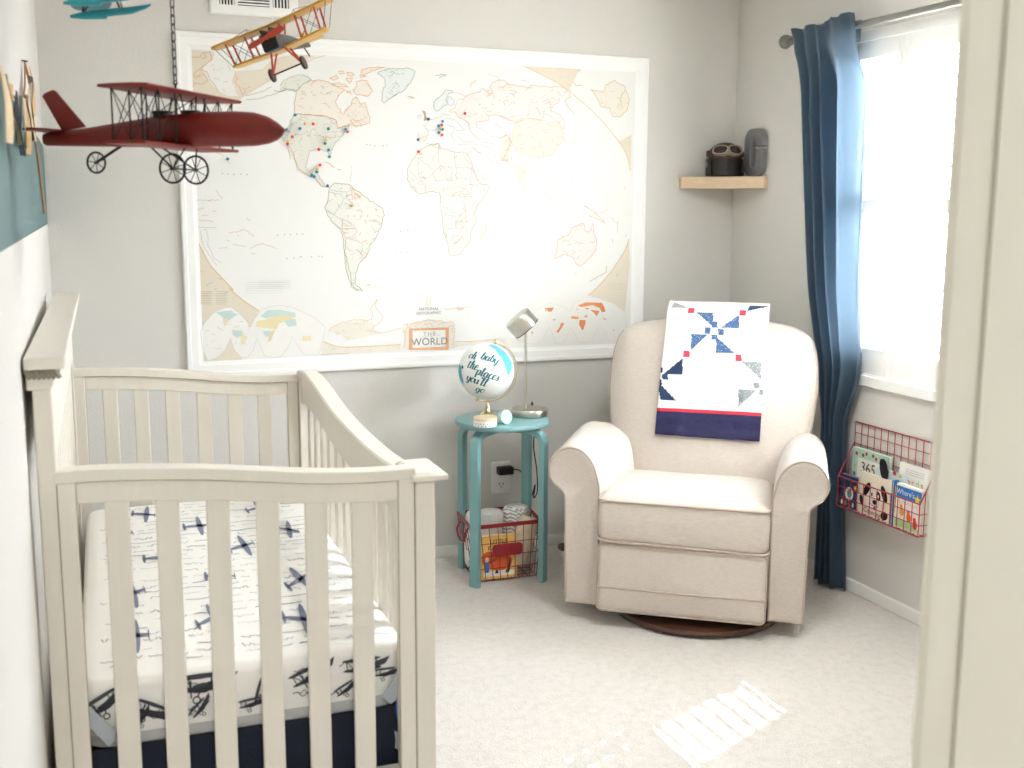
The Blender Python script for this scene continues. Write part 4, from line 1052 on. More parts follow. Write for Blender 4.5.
o = gpatch([(-1.28, .35), (-1.05, .16), (-1.02, -.12), (-.95, -.38), (-.98, -.62), (-1.2, -.5), (-1.4, 0)], 'continent', m_gt, GR + .0006); o['label'] = 'turquoise painted continent'
o = gpatch([(-1.0, .25), (-.9, .16), (-.93, .05), (-1.03, .1)], 'continent', m_gink, GR + .0007); o['label'] = 'dark teal painted island'
# script lettering, pen strokes thick on the way down
GL = {  # strokes on a grid: x-height 1, each letter with its width
 'o': (.8, [[(.7, .8), (.4, 1), (.1, .7), (.08, .3), (.3, 0), (.6, .1), (.72, .5), (.62, .85), (.75, .8), (.95, .75)]]),
 'h': (.95, [[(0, .1), (.35, 1.2), (.42, 1.9), (.25, 2.1), (.18, 1.6), (.15, 0)], [(.16, .5), (.4, .95), (.6, .9), (.6, .4), (.7, 0), (.95, .2)]]),
 'b': (.9, [[(0, .2), (.35, 1.3), (.42, 1.9), (.25, 2.1), (.16, 1.5), (.12, .1)], [(.14, .7), (.4, 1), (.68, .8), (.66, .3), (.4, 0), (.15, .1)], [(.62, .8), (.95, .85)]]),
 'a': (.95, [[(.7, .8), (.4, 1), (.1, .7), (.06, .3), (.25, 0), (.5, .2), (.7, .85)], [(.7, .95), (.66, .3), (.75, 0), (1, .25)]]),
 'y': (.9, [[(.05, .95), (.1, .3), (.3, 0), (.55, .3), (.68, .9)], [(.7, .98), (.62, -.2), (.45, -.9), (.2, -1), (.1, -.7), (.5, -.1), (.95, .3)]]),
 't': (.75, [[(.35, 1.7), (.28, .4), (.4, 0), (.75, .25)], [(0, 1.15), (.75, 1.25)]]),
 'e': (.75, [[(.1, .45), (.5, .6), (.6, .85), (.4, 1), (.12, .7), (.1, .25), (.35, 0), (.8, .3)]]),
 'p': (.9, [[(.1, .9), (.14, -.2), (.12, -1)], [(.14, .6), (.4, 1), (.68, .8), (.64, .25), (.4, 0), (.15, .2)], [(.6, .2), (.95, .25)]]),
 'l': (.6, [[(0, .2), (.4, 1.4), (.42, 2), (.25, 2.1), (.18, 1.4), (.2, .2), (.35, 0), (.62, .25)]]),
 'c': (.75, [[(.6, .8), (.4, 1), (.12, .7), (.1, .25), (.35, 0), (.8, .3)]]),
 's': (.7, [[(0, .15), (.4, .95), (.35, .6), (.55, .25), (.35, 0), (.1, .1)]]),
 'u': (.95, [[(.05, .95), (.1, .3), (.3, 0), (.55, .3), (.66, .9)], [(.68, .98), (.66, .2), (.78, 0), (1, .25)]]),
 "'": (.35, [[(.2, 2.1), (.12, 1.6)]]),
 'g': (.95, [[(.7, .8), (.4, 1), (.1, .7), (.08, .3), (.3, 0), (.55, .25), (.7, .85)], [(.72, .98), (.64, -.3), (.45, -.95), (.15, -.95), (.15, -.6), (.6, -.1), (1, .3)]]),
}
bm = newbm()
def script(word, a0, b0, size, slope, wmax):
    x = 0
    for ch in word:
        wd, strokes = GL[ch]
        for s_ in strokes:
            P = smooth_path([(u_ + x, v_ if 0 <= v_ <= 1 else (1 + (v_ - 1) * .62 if v_ > 1 else v_ * .62), 0) for u_, v_ in s_], 5)
            L, Rr = [], []
            for i, p in enumerate(P):
                t = (P[min(i + 1, len(P) - 1)] - P[max(i - 1, 0)]).normalized()
                w_ = wmax * (.28 + .72 * max(0, -t.y)) / size
                n_ = Vector((-t.y, t.x, 0)) * w_ / 2
                for lst, q_ in ((L, p + n_), (Rr, p - n_)):
                    sx_ = q_.x + q_.y * .22
                    a = a0 + size * (sx_ * cos(slope) - q_.y * sin(slope)); b = b0 + size * (sx_ * sin(slope) + q_.y * cos(slope))
                    lst.append(bm.verts.new(gp(a, b, GR + .0011)))
            for i in range(len(P) - 1): face(bm, [L[i], L[i + 1], Rr[i + 1], Rr[i]])
        x += wd * 1.02
sl = math.radians(-17)
script('oh', -.70, .50, .185, sl, .058); script('baby', -.20, .42, .175, sl, .058)
script('the', -.74, .13, .185, sl, .058); script('places', -.36, -.13, .180, sl, .058)
script("you'll", -.76, -.36, .185, sl, .062); script('go', -.42, -.82, .185, sl * .7, .055)
obj('lettering', bm, m_gink, ballo, smooth=80, recalc=False)
ax_t = (up * .93 + rt * .30 - fw * .1).normalized()
side_g = (rt - ax_t * rt.dot(ax_t)).normalized()
C0 = Vector((GX, GY, GZ))
bm = newbm(); pts = [C0 + (ax_t * cos(a) + side_g * sin(a)) * (GR + .010) for a in [PI * k / 24 for k in range(25)]]
R = []
for p in pts:
    e = (p - C0).normalized(); n_ = fw
    R.append([p + e * .003 - n_ * .006, p + e * .003 + n_ * .006, p - e * .003 + n_ * .006, p - e * .003 - n_ * .006])
loft(bm, R)
obj('meridian_arm', bm, m_gold, gb, world=True, bevel=.001)
bm = newbm(); lathe(bm, [(0, GR - .002), (.006, GR), (.004, GR + .008), (.006, GR + .013), (.006, GR + .018), (.003, GR + .021), (0, GR + .022)], 14, basis(side_g, ax_t.cross(side_g), ax_t, C0))
obj('axis_knob', bm, m_gold, gb, world=True, smooth=50); bm = newbm(); lathe(bm, [(0, GR - .002), (.005, GR), (.004, GR + .008), (.006, GR + .013), (0, GR + .018)], 14, basis(side_g, -ax_t.cross(side_g), -ax_t, C0))
obj('axis_knob', bm, m_gold, gb, world=True, smooth=50)
bm = newbm(); lathe(bm, [(0, SH + .0005), (.060, SH + .0005), (.061, SH + .006), (.055, SH + .012), (.030, SH + .020), (.022, SH + .030), (.012, SH + .040), (.010, SH + .050), (.006, SH + .058), (.006, GZ - GR - .008), (0, GZ - GR - .004)], 32, Matrix.Translation((GX + .006, GY, 0)))
obj('base', bm, m_gold, gb, world=True, smooth=50)

# ---------------------------------------------------------------- tape roll and little ball box on the stool
bm = newbm(); TX, TY = -1.348, -.428
lathe(bm, [(.032, SH + .0005), (.046, SH + .0005), (.046, SH + .024), (.032, SH + .024)], 40, Matrix.Translation((TX, TY, 0)), mi=0)
bm2 = bm
for k in range(40):        # printed dots round the lower half
    a = 2 * PI * k / 40; zz = SH + .006 + .008 * (k % 2)
    blob(bm, [(TX + .0464 * cos(a + u_ * .07), TY + .0464 * sin(a + u_ * .07), zz + v_ * .0035) for u_, v_ in ((-1, 0), (0, -1), (1, 0), (0, 1))], 1)
tag(centre(obj('tape_roll', bm, [mat('tape paper', '#efeee9', .6), mat('tape print', '#7884b0', .6)], smooth=35, recalc=False)), 'small white tape roll with a blue print on the front edge of the stool', 'tape')
bm = newbm(); ZZ = Matrix.Translation((TX, TY, SH + .0245))
lathe(bm, [(.030, 0), (.0465, 0), (.0470, .002), (.0470, .009), (.046, .011), (.030, .011)], 40, ZZ)
tag(centre(obj('tape_roll', bm, mat('gold edged tape', '#d8c7a6', .45, .1, 50), smooth=35)), 'thin gold-edged tape roll stacked on the white one on the stool', 'tape')
bm = newbm(); X = Matrix.Translation((-1.266, -.425, SH + .0285)) @ Matrix.Rotation(math.radians(78), 4, 'X') @ Matrix.Rotation(.3, 4, 'Y')
lathe(bm, [(.016, -.012), (.028, -.012), (.028, .012), (.016, .012)], 32, X); lathe(bm, [(0, -.004), (.016, -.004), (.016, .010), (0, .010)], 24, X)
tag(centre(obj('tape_roll', bm, mat('mint tape', '#b9ddd4', .5, .03, 30), smooth=35)), 'mint green tape roll standing on edge beside the lamp base', 'tape')

# ---------------------------------------------------------------- outlet and adapter
ot = thing('wall_outlet', 'white wall outlet plate on the back wall behind the stool', 'outlet', (-1.1245, 0, .331))
bm = newbm(); 
loft(bm, [[(-1.1245 + a, y, .331 + b) for a, b in rrect(.088 * s_, .142 * s_, .006, 3)] for y, s_ in ((0, 1), (-.004, 1), (-.007, .95))])
obj('cover_plate', bm, m_shut, ot, world=True, smooth=30)
for dz in (.031, -.031):
    bm = newbm()
    loft(bm, [[(-1.1245 + a, y, .331 + dz + b) for a, b in rrect(.040, .044, .018, 6)] for y in (-.006, -.0085)])
    r_ = obj('receptacle', bm, m_shut, ot, world=True, smooth=30)
    bm = newbm()
    for x, z0, z1 in ((-.009, -.002, .010), (.009, -.002, .008)): box(bm, -1.1245 + x - .0013, -1.1245 + x + .0013, -.009, -.0084, .331 + dz + z0, .331 + dz + z1)
    lathe(bm, [(0, 0), (.0028, 0), (.0028, .0006), (0, .0006)], 10, Matrix.Translation((-1.1245, -.0084, .331 + dz - .010)) @ Matrix.Rotation(PI / 2, 4, 'X'))
    obj('slots', bm, m_black, r_)
pa = thing('power_adapter', 'black power adapter plugged into the white wall outlet behind the stool', 'plug', (-1.105, -.0085, .365))
bm = newbm(); box(bm, -1.148, -1.080, -.0087, -.050, .350, .384); obj('adapter_body', bm, m_cord, pa, world=True, bevel=.005, seg=3)
bm = newbm()
P = smooth_path([(-1.080, -.03, .368), (-1.058, -.032, .366), (-1.035, -.03, .350), (-1.015, -.035, .30), (-.998, -.05, .25), (-.985, -.06, .30), (-.990, -.055, .24), (-.975, -.06, .27), (-.978, -.06, .36), (-.99, -.05, .47), (-.985, -.05, .56), (-1.0, -.06, .66), (-1.03, -.12, .6645), (-1.06, -.20, .6605), (-1.075, -.222, .6605)], 8)
tube(bm, P, .0028, 8); obj('cord', bm, m_cord, pa, world=True, smooth=60)
# ---------------------------------------------------------------- red wire basket under the stool
m_red = mat('dark red enamel', '#8e2028', .4, .06, 40)
bk = thing('wire_basket', 'dark red wire basket full of blankets and a board book under the aqua stool', 'basket', (-1.24, -.29, 0))
BT = [(-1.398, -.405), (-1.100, -.405), (-1.070, -.175), (-1.380, -.175)]     # rim
BB = [(-1.358, -.382), (-1.108, -.382), (-1.098, -.200), (-1.350, -.200)]     # foot
BZ0, BZ1 = .006, .240
def bpt(i, t, h):    # side i, along t, height h
    a = Vector(BB[i]).lerp(Vector(BB[(i + 1) % 4]), t); b = Vector(BT[i]).lerp(Vector(BT[(i + 1) % 4]), t)
    p = a.lerp(b, h); return Vector((p.x, p.y, BZ0 + (BZ1 - BZ0) * h))
for i, nm in enumerate(('side_mesh', 'side_mesh', 'side_mesh', 'side_mesh')):
    bm = newbm(); n = 8 if i % 2 == 0 else 6
    for k in range(n + 1): tube(bm, [bpt(i, k / n, 0), bpt(i, k / n, 1)], .0016, 6)
    for h in (.0, .22, .45, .68): tube(bm, [bpt(i, 0, h), bpt(i, 1, h)], .0016, 6)
    obj(nm, bm, m_red, bk, world=True, smooth=60)
bm = newbm()
for k in range(8): tube(bm, [bpt(0, k / 7, 0), bpt(2, 1 - k / 7, 0)], .0016, 6)
for k in range(6): tube(bm, [bpt(1, k / 5, 0), bpt(3, 1 - k / 5, 0)], .0016, 6)
obj('bottom_mesh', bm, m_red, bk, world=True, smooth=60)
bm = newbm()
R = []
for i in range(4):
    a = Vector(BT[i]); c_ = Vector((-1.24, -.29)); e = (a - c_).normalized() * .003
    R.append([(a.x + e.x, a.y + e.y, BZ1 - .008), (a.x + e.x, a.y + e.y, BZ1 + .008), (a.x - e.x, a.y - e.y, BZ1 + .008), (a.x - e.x, a.y - e.y, BZ1 - .008)])
loft(bm, R, closed=True); obj('rim', bm, m_red, bk, world=True)
for sx, i in ((-1, 3), (1, 1)):
    c_ = bpt(i, .5, .93); bm = newbm()
    P = smooth_path([c_ + Vector((sx * .003, -.050, .0)), c_ + Vector((sx * .016, -.050, -.03)), c_ + Vector((sx * .014, -.030, -.062)), c_ + Vector((sx * .014, .030, -.062)), c_ + Vector((sx * .016, .050, -.03)), c_ + Vector((sx * .003, .050, 0))], 6)
    tube(bm, P, .0045, 8); obj('handle', bm, m_red, bk, world=True, smooth=60)
bm = newbm()
pc = bpt(0, .50, .55)
loft(bm, [[(pc.x + a, y, pc.z + b * .99) for a, b in rrect(.128, .050, .014, 5)] for y in (pc.y - .006, pc.y - .003)])
o = obj('name_plate', bm, m_red, bk, world=True); o['label'] = 'blank dark red name plate'

def blanket(name, mt_, pts, r, label, ends=True, extra=None, squash=.8, wob=.05):
    """a rolled or bundled blanket: a soft tube of spiral rolls"""
    bm = newbm(); P = smooth_path(pts, 5); n = 26; R = []
    T = (P[-1] - P[0]).normalized(); u = T.cross(Vector((0, 1, 0))).normalized(); w_ = T.cross(u)
    m = len(P)
    for i, p in enumerate(P):
        e = min(1, (min(i, m - 1 - i) + .35) / 2.2); rr = r * (1 - (1 - min(1, e)) ** 3.2) ** (1 / 3.2)
        R.append([p + (u * cos(2 * PI * k / n) * rr * (1 + wob * sin(3 * k + i * .7)) + w_ * squash * sin(2 * PI * k / n) * rr * (1 + wob * cos(2 * k - i * .5))) for k in range(n)])
    loft(bm, R)
    o = obj(name, bm, mt_, smooth=70); tag(centre(o), label, 'blanket', 'blankets in the red basket'); return o
m_bg = mat('pale grey fleece', '#cfccc6', .95, .06, 25, .6, 80, sheen=.4)
m_bw = mat('white muslin', '#e4e1da', .95, .05, 25, .6, 60)
m_bt = mat('oatmeal knit', '#cfc0a6', .95, .12, 60, .7, 140)
m_pat = mat('grey dotted cotton', '#b8b6b4', .95, .35, 110, .4, 60)
# grey chevron cloth
def chevron():
    m = bpy.data.materials.new('grey chevron cotton'); m.use_nodes = True; nt = m.node_tree; b = nt.nodes['Principled BSDF']; b.inputs['Roughness'].default_value = .9
    tc = nt.nodes.new('ShaderNodeTexCoord'); sp = nt.nodes.new('ShaderNodeSeparateXYZ'); nt.links.new(tc.outputs['Object'], sp.inputs[0])
    def math_(op, a, b_=None):
        n = nt.nodes.new('ShaderNodeMath'); n.operation = op
        for i, v in enumerate((a, b_)):
            if v is None: continue
            if isinstance(v, (int, float)): n.inputs[i].default_value = v
            else: nt.links.new(v, n.inputs[i])
        return n.outputs[0]
    zig = math_('PINGPONG', math_('ADD', sp.outputs['X'], sp.outputs['Y']), .011)
    f = math_('FRACT', math_('MULTIPLY', math_('ADD', sp.outputs['Z'], zig), 62))
    g = math_('GREATER_THAN', f, .5)
    mx = nt.nodes.new('ShaderNodeMix'); mx.data_type = 'RGBA'; mx.inputs['A'].default_value = (*lin('#e6e3de'), 1); mx.inputs['B'].default_value = (*lin('#a4a29f'), 1)
    nt.links.new(g, mx.inputs['Factor']); nt.links.new(mx.outputs['Result'], b.inputs['Base Color'])
    return m
blanket('rolled_blanket', m_bw, [(-1.335, -.245, .03), (-1.338, -.245, .14), (-1.335, -.25, .262)], .034, 'white blanket bundle half hidden at the left end of the red basket')
blanket('rolled_blanket', m_bg, [(-1.285, -.275, .03), (-1.280, -.275, .15), (-1.272, -.285, .272)], .056, 'plain pale grey blanket bundle standing tallest left in the red basket', squash=.7)
blanket('rolled_blanket', chevron(), [(-1.165, -.262, .05), (-1.160, -.260, .15), (-1.152, -.266, .275)], .060, 'grey and white chevron blanket bundle in the right half of the red basket', squash=.7)
blanket('rolled_blanket', m_bt, [(-1.188, -.346, .050), (-1.160, -.346, .13), (-1.118, -.336, .240)], .045, 'oatmeal rolled blanket leaning behind the wire front of the red basket', squash=.75, wob=.02)
blanket('rolled_blanket', m_pat, [(-1.136, -.338, .036), (-1.126, -.325, .085), (-1.118, -.290, .14)], .031, 'small grey patterned cloth at the bottom right corner of the red basket', squash=.8)
def pict(bm, pts, mi, f, d=.0012): blob(bm, [f(a, b, d) for a, b in pts], mi)
def oval(cx, cy, rx, ry, n=16, rot=0): return [(cx + rx * cos(2 * PI * k / n) * cos(rot) - ry * sin(2 * PI * k / n) * sin(rot), cy + rx * cos(2 * PI * k / n) * sin(rot) + ry * sin(2 * PI * k / n) * cos(rot)) for k in range(n)]
m_page = mat('book pages', '#efe9da', .8, .03, 200)
def book(name, w, h, t, cov, loc, rot, label, draw=None, inks=(), cat='book', group=None, back=None):
    """stands upright: width along x, cover facing -y, origin at its bottom middle"""
    root = thing(name, label, cat, loc, rot, group)
    bm = newbm(); box(bm, -w / 2, w / 2, -t / 2, -t / 2 + .002, 0, h); box(bm, -w / 2, w / 2, t / 2 - .002, t / 2, 0, h); box(bm, -w / 2, -w / 2 + .002, -t / 2 + .002, t / 2 - .002, 0, h)
    obj('cover', bm, cov, root)
    bm = newbm(); box(bm, -w / 2 + .002, w / 2 - .003, -t / 2 + .002, t / 2 - .002, .002, h - .002); obj('pages', bm, m_page, root)
    if draw:
        bm = newbm(); f = lambda a, b, d=.0012: (a, -t / 2 - d * .4, b)
        draw(bm, f); obj('cover_picture', bm, list(inks), root, recalc=False)
    return root
def btext(bm, s, x, z, size, mi, t, rot=0, sp=1.0):
    X = Matrix.Translation((x, -t / 2 - .0009, z)) @ Matrix.Rotation(PI / 2, 4, 'X') @ Matrix.Rotation(rot, 4, 'Z')
    text_bm(s, size, 0, 'CENTER', X, sp, mi, into=bm)
m_or = mat('orange ink', '#e2632f', .5, .05, 40); m_blu = mat('blue ink', '#2f7fc4', .5); m_gr = mat('grass ink', '#b9c98a', .5); m_ink = mat('dark ink', '#2a2a2e', .5)
m_yel = mat('warm yellow cover', '#f0c46c', .45, .03, 20); m_wht = mat('white ink', '#f2efe6', .5); m_rd = mat('red ink', '#cf3b2f', .5); m_sk = mat('peach ink', '#eac7a0', .5)
def draw_basket_book(bm, f):
    pict(bm, [(-.068, .012), (.066, .012), (.066, .030), (.0, .036), (-.068, .030)], 3, f, .0008)
    pict(bm, oval(-.045, .083, .030, .032), 0, f, .0010)
    pict(bm, [(-.05, .05), (-.02, .035), (.02, .034), (.05, .05), (.058, .075), (.04, .095), (.0, .10), (-.03, .085)], 0, f, .0011)
    pict(bm, [(.034, .035), (.04, .02), (.046, .035), (.05, .07), (.045, .09), (.04, .06)], 2, f, .0013)
    for x in (-.015, .03): pict(bm, [(x, .036), (x + .008, .036), (x + .012, .022), (x - .004, .022)], 2, f, .0014)
    pict(bm, [(-.062, .028), (-.044, .028), (-.042, .070), (-.060, .070)], 1, f, .0014)
    pict(bm, oval(-.052, .082, .008, .010), 4, f, .0015)
    pict(bm, [(-.042, .066), (-.012, .078), (-.010, .083), (-.042, .072)], 2, f, .0016)
    btext(bm, 'LITTLE', 0, .152, .026, 2, .022); btext(bm, 'ELEPHANT', 0, .128, .020, 2, .022)
book('board_book', .150, .178, .020, m_yel, (-1.268, -.368, .0095), (math.radians(-3), 0, math.radians(-2)), 'yellow board book with an orange picture inside the red basket', draw_basket_book, (m_or, m_blu, m_ink, m_wht, m_sk))

# ---------------------------------------------------------------- wire book rack on the right wall
m_red2 = mat('red wire', '#a63a3c', .4, .05, 40)
rk = thing('wire_book_rack', 'red wire book rack hung on the right wall under the window', 'rack', (0, -1.2, .36))
RY0, RY1 = -.950, -1.405
def wires(bm, pts, r=.0017): tube(bm, pts, r, 6)
bm = newbm()
for k in range(13):
    y = RY0 + (RY1 - RY0) * k / 12; wires(bm, [(-.006, y, .345), (-.006, y, .680)])
for k in range(9): wires(bm, [(-.006, RY0, .345 + .335 * k / 8), (-.006, RY1, .345 + .335 * k / 8)])
wires(bm, [(-.006, RY0, .680), (-.006, RY1, .680)], .0028)
obj('back_grid', bm, m_red2, rk, world=True, smooth=60)
RD = -.074; RZ0, RZ1 = .352, .470
bm = newbm()
for k in range(13):
    y = RY0 + (RY1 - RY0) * k / 12; wires(bm, [(RD, y, RZ0), (RD, y, RZ1)])
for z in (RZ0 + .04, RZ0 + .08): wires(bm, [(RD, RY0, z), (RD, RY1, z)])
wires(bm, [(RD, RY0, RZ0), (RD, RY0, RZ1), (RD, RY1, RZ1), (RD, RY1, RZ0), (RD, RY0, RZ0)], .0028)
obj('front_grid', bm, m_red2, rk, world=True, smooth=60)
bm = newbm()
for k in range(13):
    y = RY0 + (RY1 - RY0) * k / 12; wires(bm, [(-.006, y, RZ0), (RD, y, RZ0)])
for x in (-.028, -.051): wires(bm, [(x, RY0, RZ0), (x, RY1, RZ0)])
obj('bottom_grid', bm, m_red2, rk, world=True, smooth=60)
for y in (RY0, RY1):
    bm = newbm(); wires(bm, [(-.006, y, .60), (RD, y, RZ1)], .0028)
    for x, h in ((-.028, .55), (-.051, .51)): wires(bm, [(x, y, RZ0), (x, y, h)])
    for z in (RZ0 + .04, RZ0 + .08): wires(bm, [(-.006, y, z), (RD, y, z)])
    obj('end_grid', bm, m_red2, rk, world=True, smooth=60)
# books: covers face the room (-x)
ROT = -PI / 2
GRP = 'books in the red wire rack'
m_mint = mat('mint cover', '#b7d6c6', .45, .04, 20); m_teals = mat('teal edge', '#3fa79a', .5); m_cream = mat('cream cover', '#efe6cf', .45, .03, 20); m_blk = mat('black ink', '#16151a', .5)
m_night = mat('navy cover', '#28406e', .45, .1, 30); m_white = mat('white cover', '#f1efe8', .45, .02, 20); m_leaf = mat('green ink', '#a9cf9a', .5); m_sun = mat('yellow ink', '#f2cf4a', .5); m_band = mat('blue band', '#2f78bf', .5); m_pink = mat('pink ink', '#e07a86', .5); m_brn = mat('brown ink', '#7d5334', .5)
def d365(bm, f):
    pict(bm, [(-.072, .095), (.056, .095), (.056, .196), (-.072, .196)], 0, f, .0008)
    btext(bm, '365', -.008, .162, .058, 1, .018); btext(bm, 'STORIES', -.008, .118, .022, 1, .018)
    for i in range(9): pict(bm, oval(-.080 + i * .019, .210 + .008 * (i % 2), .0075, .0075, 8), (2, 3, 4)[i % 3], f, .0009)
    for i in range(4): pict(bm, oval(.078, .17 - i * .03, .007, .009, 8), (2, 3, 4)[i % 3], f, .0009); pict(bm, oval(-.086, .16 - i * .03, .006, .008, 8), (3, 4, 2)[i % 3], f, .0009)
TZ = .3565
book('storybook', .205, .232, .018, m_mint, (-.028, -1.078, TZ), (math.radians(-1.5), 0, ROT), 'mint green storybook marked 365 at the back left of the red wire rack', d365, (m_wht, m_ink, m_rd, m_leaf, m_brn), group=GRP)
def dblue(bm, f):
    pict(bm, oval(.005, .055, .024, .026), 0, f, .0008); pict(bm, oval(.006, .055, .014, .016), 1, f, .0010)
    pict(bm, oval(.038, .085, .010, .010), 2, f, .0009); pict(bm, oval(.038, .085, .005, .005), 3, f, .0011)
    for i in range(4): pict(bm, oval(-.035 + i * .022, .016, .006, .010), (0, 2, 4, 0)[i], f, .0009)
    for i in range(3): pict(bm, [(-.04 + i * .025, .108), (-.025 + i * .025, .104), (-.025 + i * .025, .109), (-.04 + i * .025, .113)], 1, f, .0009)
book('board_book', .100, .125, .014, m_night, (-.062, -1.006, TZ), (math.radians(-2), 0, ROT), 'small navy board book at the front left of the red wire rack', dblue, (m_wht, m_teals, m_or, m_sun, m_rd), group=GRP)
def dpuppy(bm, f):
    # a plain puppy of no particular story: white face, black ears and patches
    pict(bm, oval(.0, .068, .046, .050), 0, f, .0008)
    pict(bm, oval(-.046, .098, .014, .030, 14, -.5), 1, f, .0012); pict(bm, oval(.050, .100, .014, .034, 14, .5), 1, f, .0012)
    pict(bm, oval(-.073, .050, .010, .020, 12, .3), 1, f, .0010); pict(bm, oval(.060, .020, .020, .016, 12, .3), 1, f, .0010)
    pict(bm, oval(.020, .085, .012, .018, 12, .3), 1, f, .0012)
    for x in (-.016, .020): pict(bm, oval(x, .084, .0045, .007, 10), 2 if x > 0 else 1, f, .0014)
    pict(bm, oval(.002, .058, .012, .009, 12), 1, f, .0014); pict(bm, oval(.004, .036, .007, .008, 10), 3, f, .0014)
    ribbon(bm, [f(-.022, .050, .0013), f(-.010, .042, .0013), f(.002, .048, .0013), f(.016, .041, .0013), f(.026, .050, .0013)], .002, 1, (0, -1, 0))
    btext(bm, 'Counting', -.008, .016, .026, 1, .012, -.05)
pb = book('board_book', .178, .158, .012, m_cream, (-.0615, -1.155, TZ), (math.radians(-2), 0, ROT), 'cream board book with a black eared puppy face at the front of the red rack', dpuppy, (m_wht, m_blk, m_white, m_rd), group=GRP)
bm = newbm(); P = oval(.030, .190, .017, .040, 20, .35)
loft(bm, [[(a, y, b) for a, b in P] for y in (-.005, .004)]); o = obj('ear_flap', bm, m_blk, pb); o['label'] = 'black die-cut ear'
for k, (c_, yy, hh, lab) in enumerate(((m_band, -1.243, .163, 'thin blue-backed board book standing just right of the puppy book'), (m_brn, -1.256, .150, 'thin brown-backed board book beside the blue-backed one in the rack'))):
    book('board_book', .050, hh, .009, c_, (-.042, yy - .006, TZ), (0, 0, math.radians(-172)), lab, group=GRP)
def dband(bm, f):
    for i, (x, z) in enumerate(((-.05, .185), (-.02, .18), (.02, .182), (.05, .178))): pict(bm, oval(x, z, .010, .008, 10), (0, 1, 2, 3)[i], f, .0009)
book('picture_book', .160, .185, .010, mat('sky cover', '#cfe0e6', .45, .03, 20), (-.040, -1.205, TZ), (math.radians(-2), 0, ROT), 'pale blue picture book showing only its top edge behind the puppy book', dband, (m_brn, m_or, m_rd, m_sun), group=GRP)
def dwords(bm, f):
    for i, ch in enumerate('Words'): btext(bm, ch, -.058 + i * .024, .163, .036, (0, 1, 2, 3, 0)[i], .010)
    for i in range(3): pict(bm, [(-.055, .205 - i * .008), (.045, .205 - i * .008), (.045, .208 - i * .008), (-.055, .208 - i * .008)], 4, f, .0009)
    for i in range(5): pict(bm, oval(-.05 + i * .024, .135, .007, .007, 10), (2, 1, 3, 0, 2)[i], f, .0009)
book('picture_book', .172, .226, .010, m_white, (-.024, -1.316, TZ), (math.radians(-2), 0, ROT), 'tall white picture book with coloured lettering at the back of the rack', dwords, (m_rd, m_or, m_pink, m_leaf, mat('pale grey ink', '#c9cbd0', .5)), group=GRP)
def dwhere(bm, f):
    pict(bm, [(-.064, .110), (.064, .110), (.064, .152), (-.064, .152)], 0, f, .0008)
    btext(bm, "Where's", -.018, .132, .027, 1, .024)
    star = []
    for k in range(10): r_ = .019 if k % 2 == 0 else .0085; star.append((.044 + r_ * sin(2 * PI * k / 10), .122 + r_ * cos(2 * PI * k / 10)))
    for k in range(10): pict(bm, [star[k], star[(k + 1) % 10], (.044, .122)], 2, f, .0013)
    pict(bm, [(-.064, .004), (.064, .004), (.064, .012), (.02, .030), (-.064, .034)], 3, f, .0008)
    for x, z, mi in ((-.030, .062, 4), (.008, .048, 5), (.042, .030, 6)):
        pict(bm, oval(x, z, .012, .017, 14, .2), mi, f, .0011); pict(bm, oval(x - .004, z + .018, .008, .008, 12), mi, f, .0012)
    for i in range(2): pict(bm, [(-.05, .098 - i * .006), (.05, .098 - i * .006), (.05, .1 - i * .006), (-.05, .1 - i * .006)], 7, f, .0009)
book('board_book', .134, .160, .024, m_white, (-.056, -1.336, TZ), (math.radians(-2), 0, ROT), "thick white board book with a blue band and yellow star in the rack", dwhere, (m_band, m_wht, m_sun, m_leaf, mat('ochre ink', '#dfa14a', .5), m_or, m_rd, MATS['pale grey ink']), group=GRP)

# ---------------------------------------------------------------- corner shelf, flying helmet, letter
m_pine = mat('raw pine', '#dcc3a4', .55, .18, 9, .1, 60, stretch=(3, 3, 14))
bm = newbm(); prism(bm, [(-.002, -.002), (-.283, -.002), (-.283, -.022), (-.022, -.277), (-.002, -.277)], lambda a, b: (a, b, 1.580), lambda a, b: (a, b, 1.632))
tag(centre(obj('corner_shelf', bm, m_pine, bevel=.002)), 'raw pine corner shelf high in the corner between map and curtain', 'shelf')
ht = thing('flying_helmet', 'dark leather flying helmet with goggles sitting on the pine corner shelf', 'helmet', (-.125, -.125, 1.632))
m_leather = mat('dark leather', '#191310', .5, .2, 25, .3, 60)
HX, HYY = -.118, -.112
Mh = Matrix.Translation((HX, HYY, 1.632)) @ Matrix.Rotation(math.radians(-22), 4, 'Z')
bm = newbm()
lathe(bm, [(.070, .001), (.078, .006), (.078, .07), (.076, .095), (.068, .118), (.050, .136), (.026, .146), (0, .148)], 36, Mh @ Matrix.Diagonal((.95, .88, 1, 1)))
obj('cap', bm, m_leather, ht, world=True, smooth=50)
for s_ in (-1, 1):
    bm = newbm(); loft(bm, [[Mh @ Vector((s_ * (.075 + g), y, z)) for y, z in ((-.045, .002), (-.05, .03), (-.035, .075), (.03, .08), (.04, .03), (.03, .002))] for g in (-.008, .003)])
    f_ = obj('ear_flap', bm, m_leather, ht, world=True, bevel=.004)
    bm = newbm(); cyl(bm, Mh @ Vector((s_ * .076, -.005, .05)), Mh @ Vector((s_ * .082, -.005, .05)), .012, 14); obj('snap', bm, m_nick, f_)
bm = newbm()
P = [Mh @ Vector((.079 * cos(a), .0715 * sin(a), .098 + .012 * sin(a))) for a in [2 * PI * k / 40 for k in range(40)]]
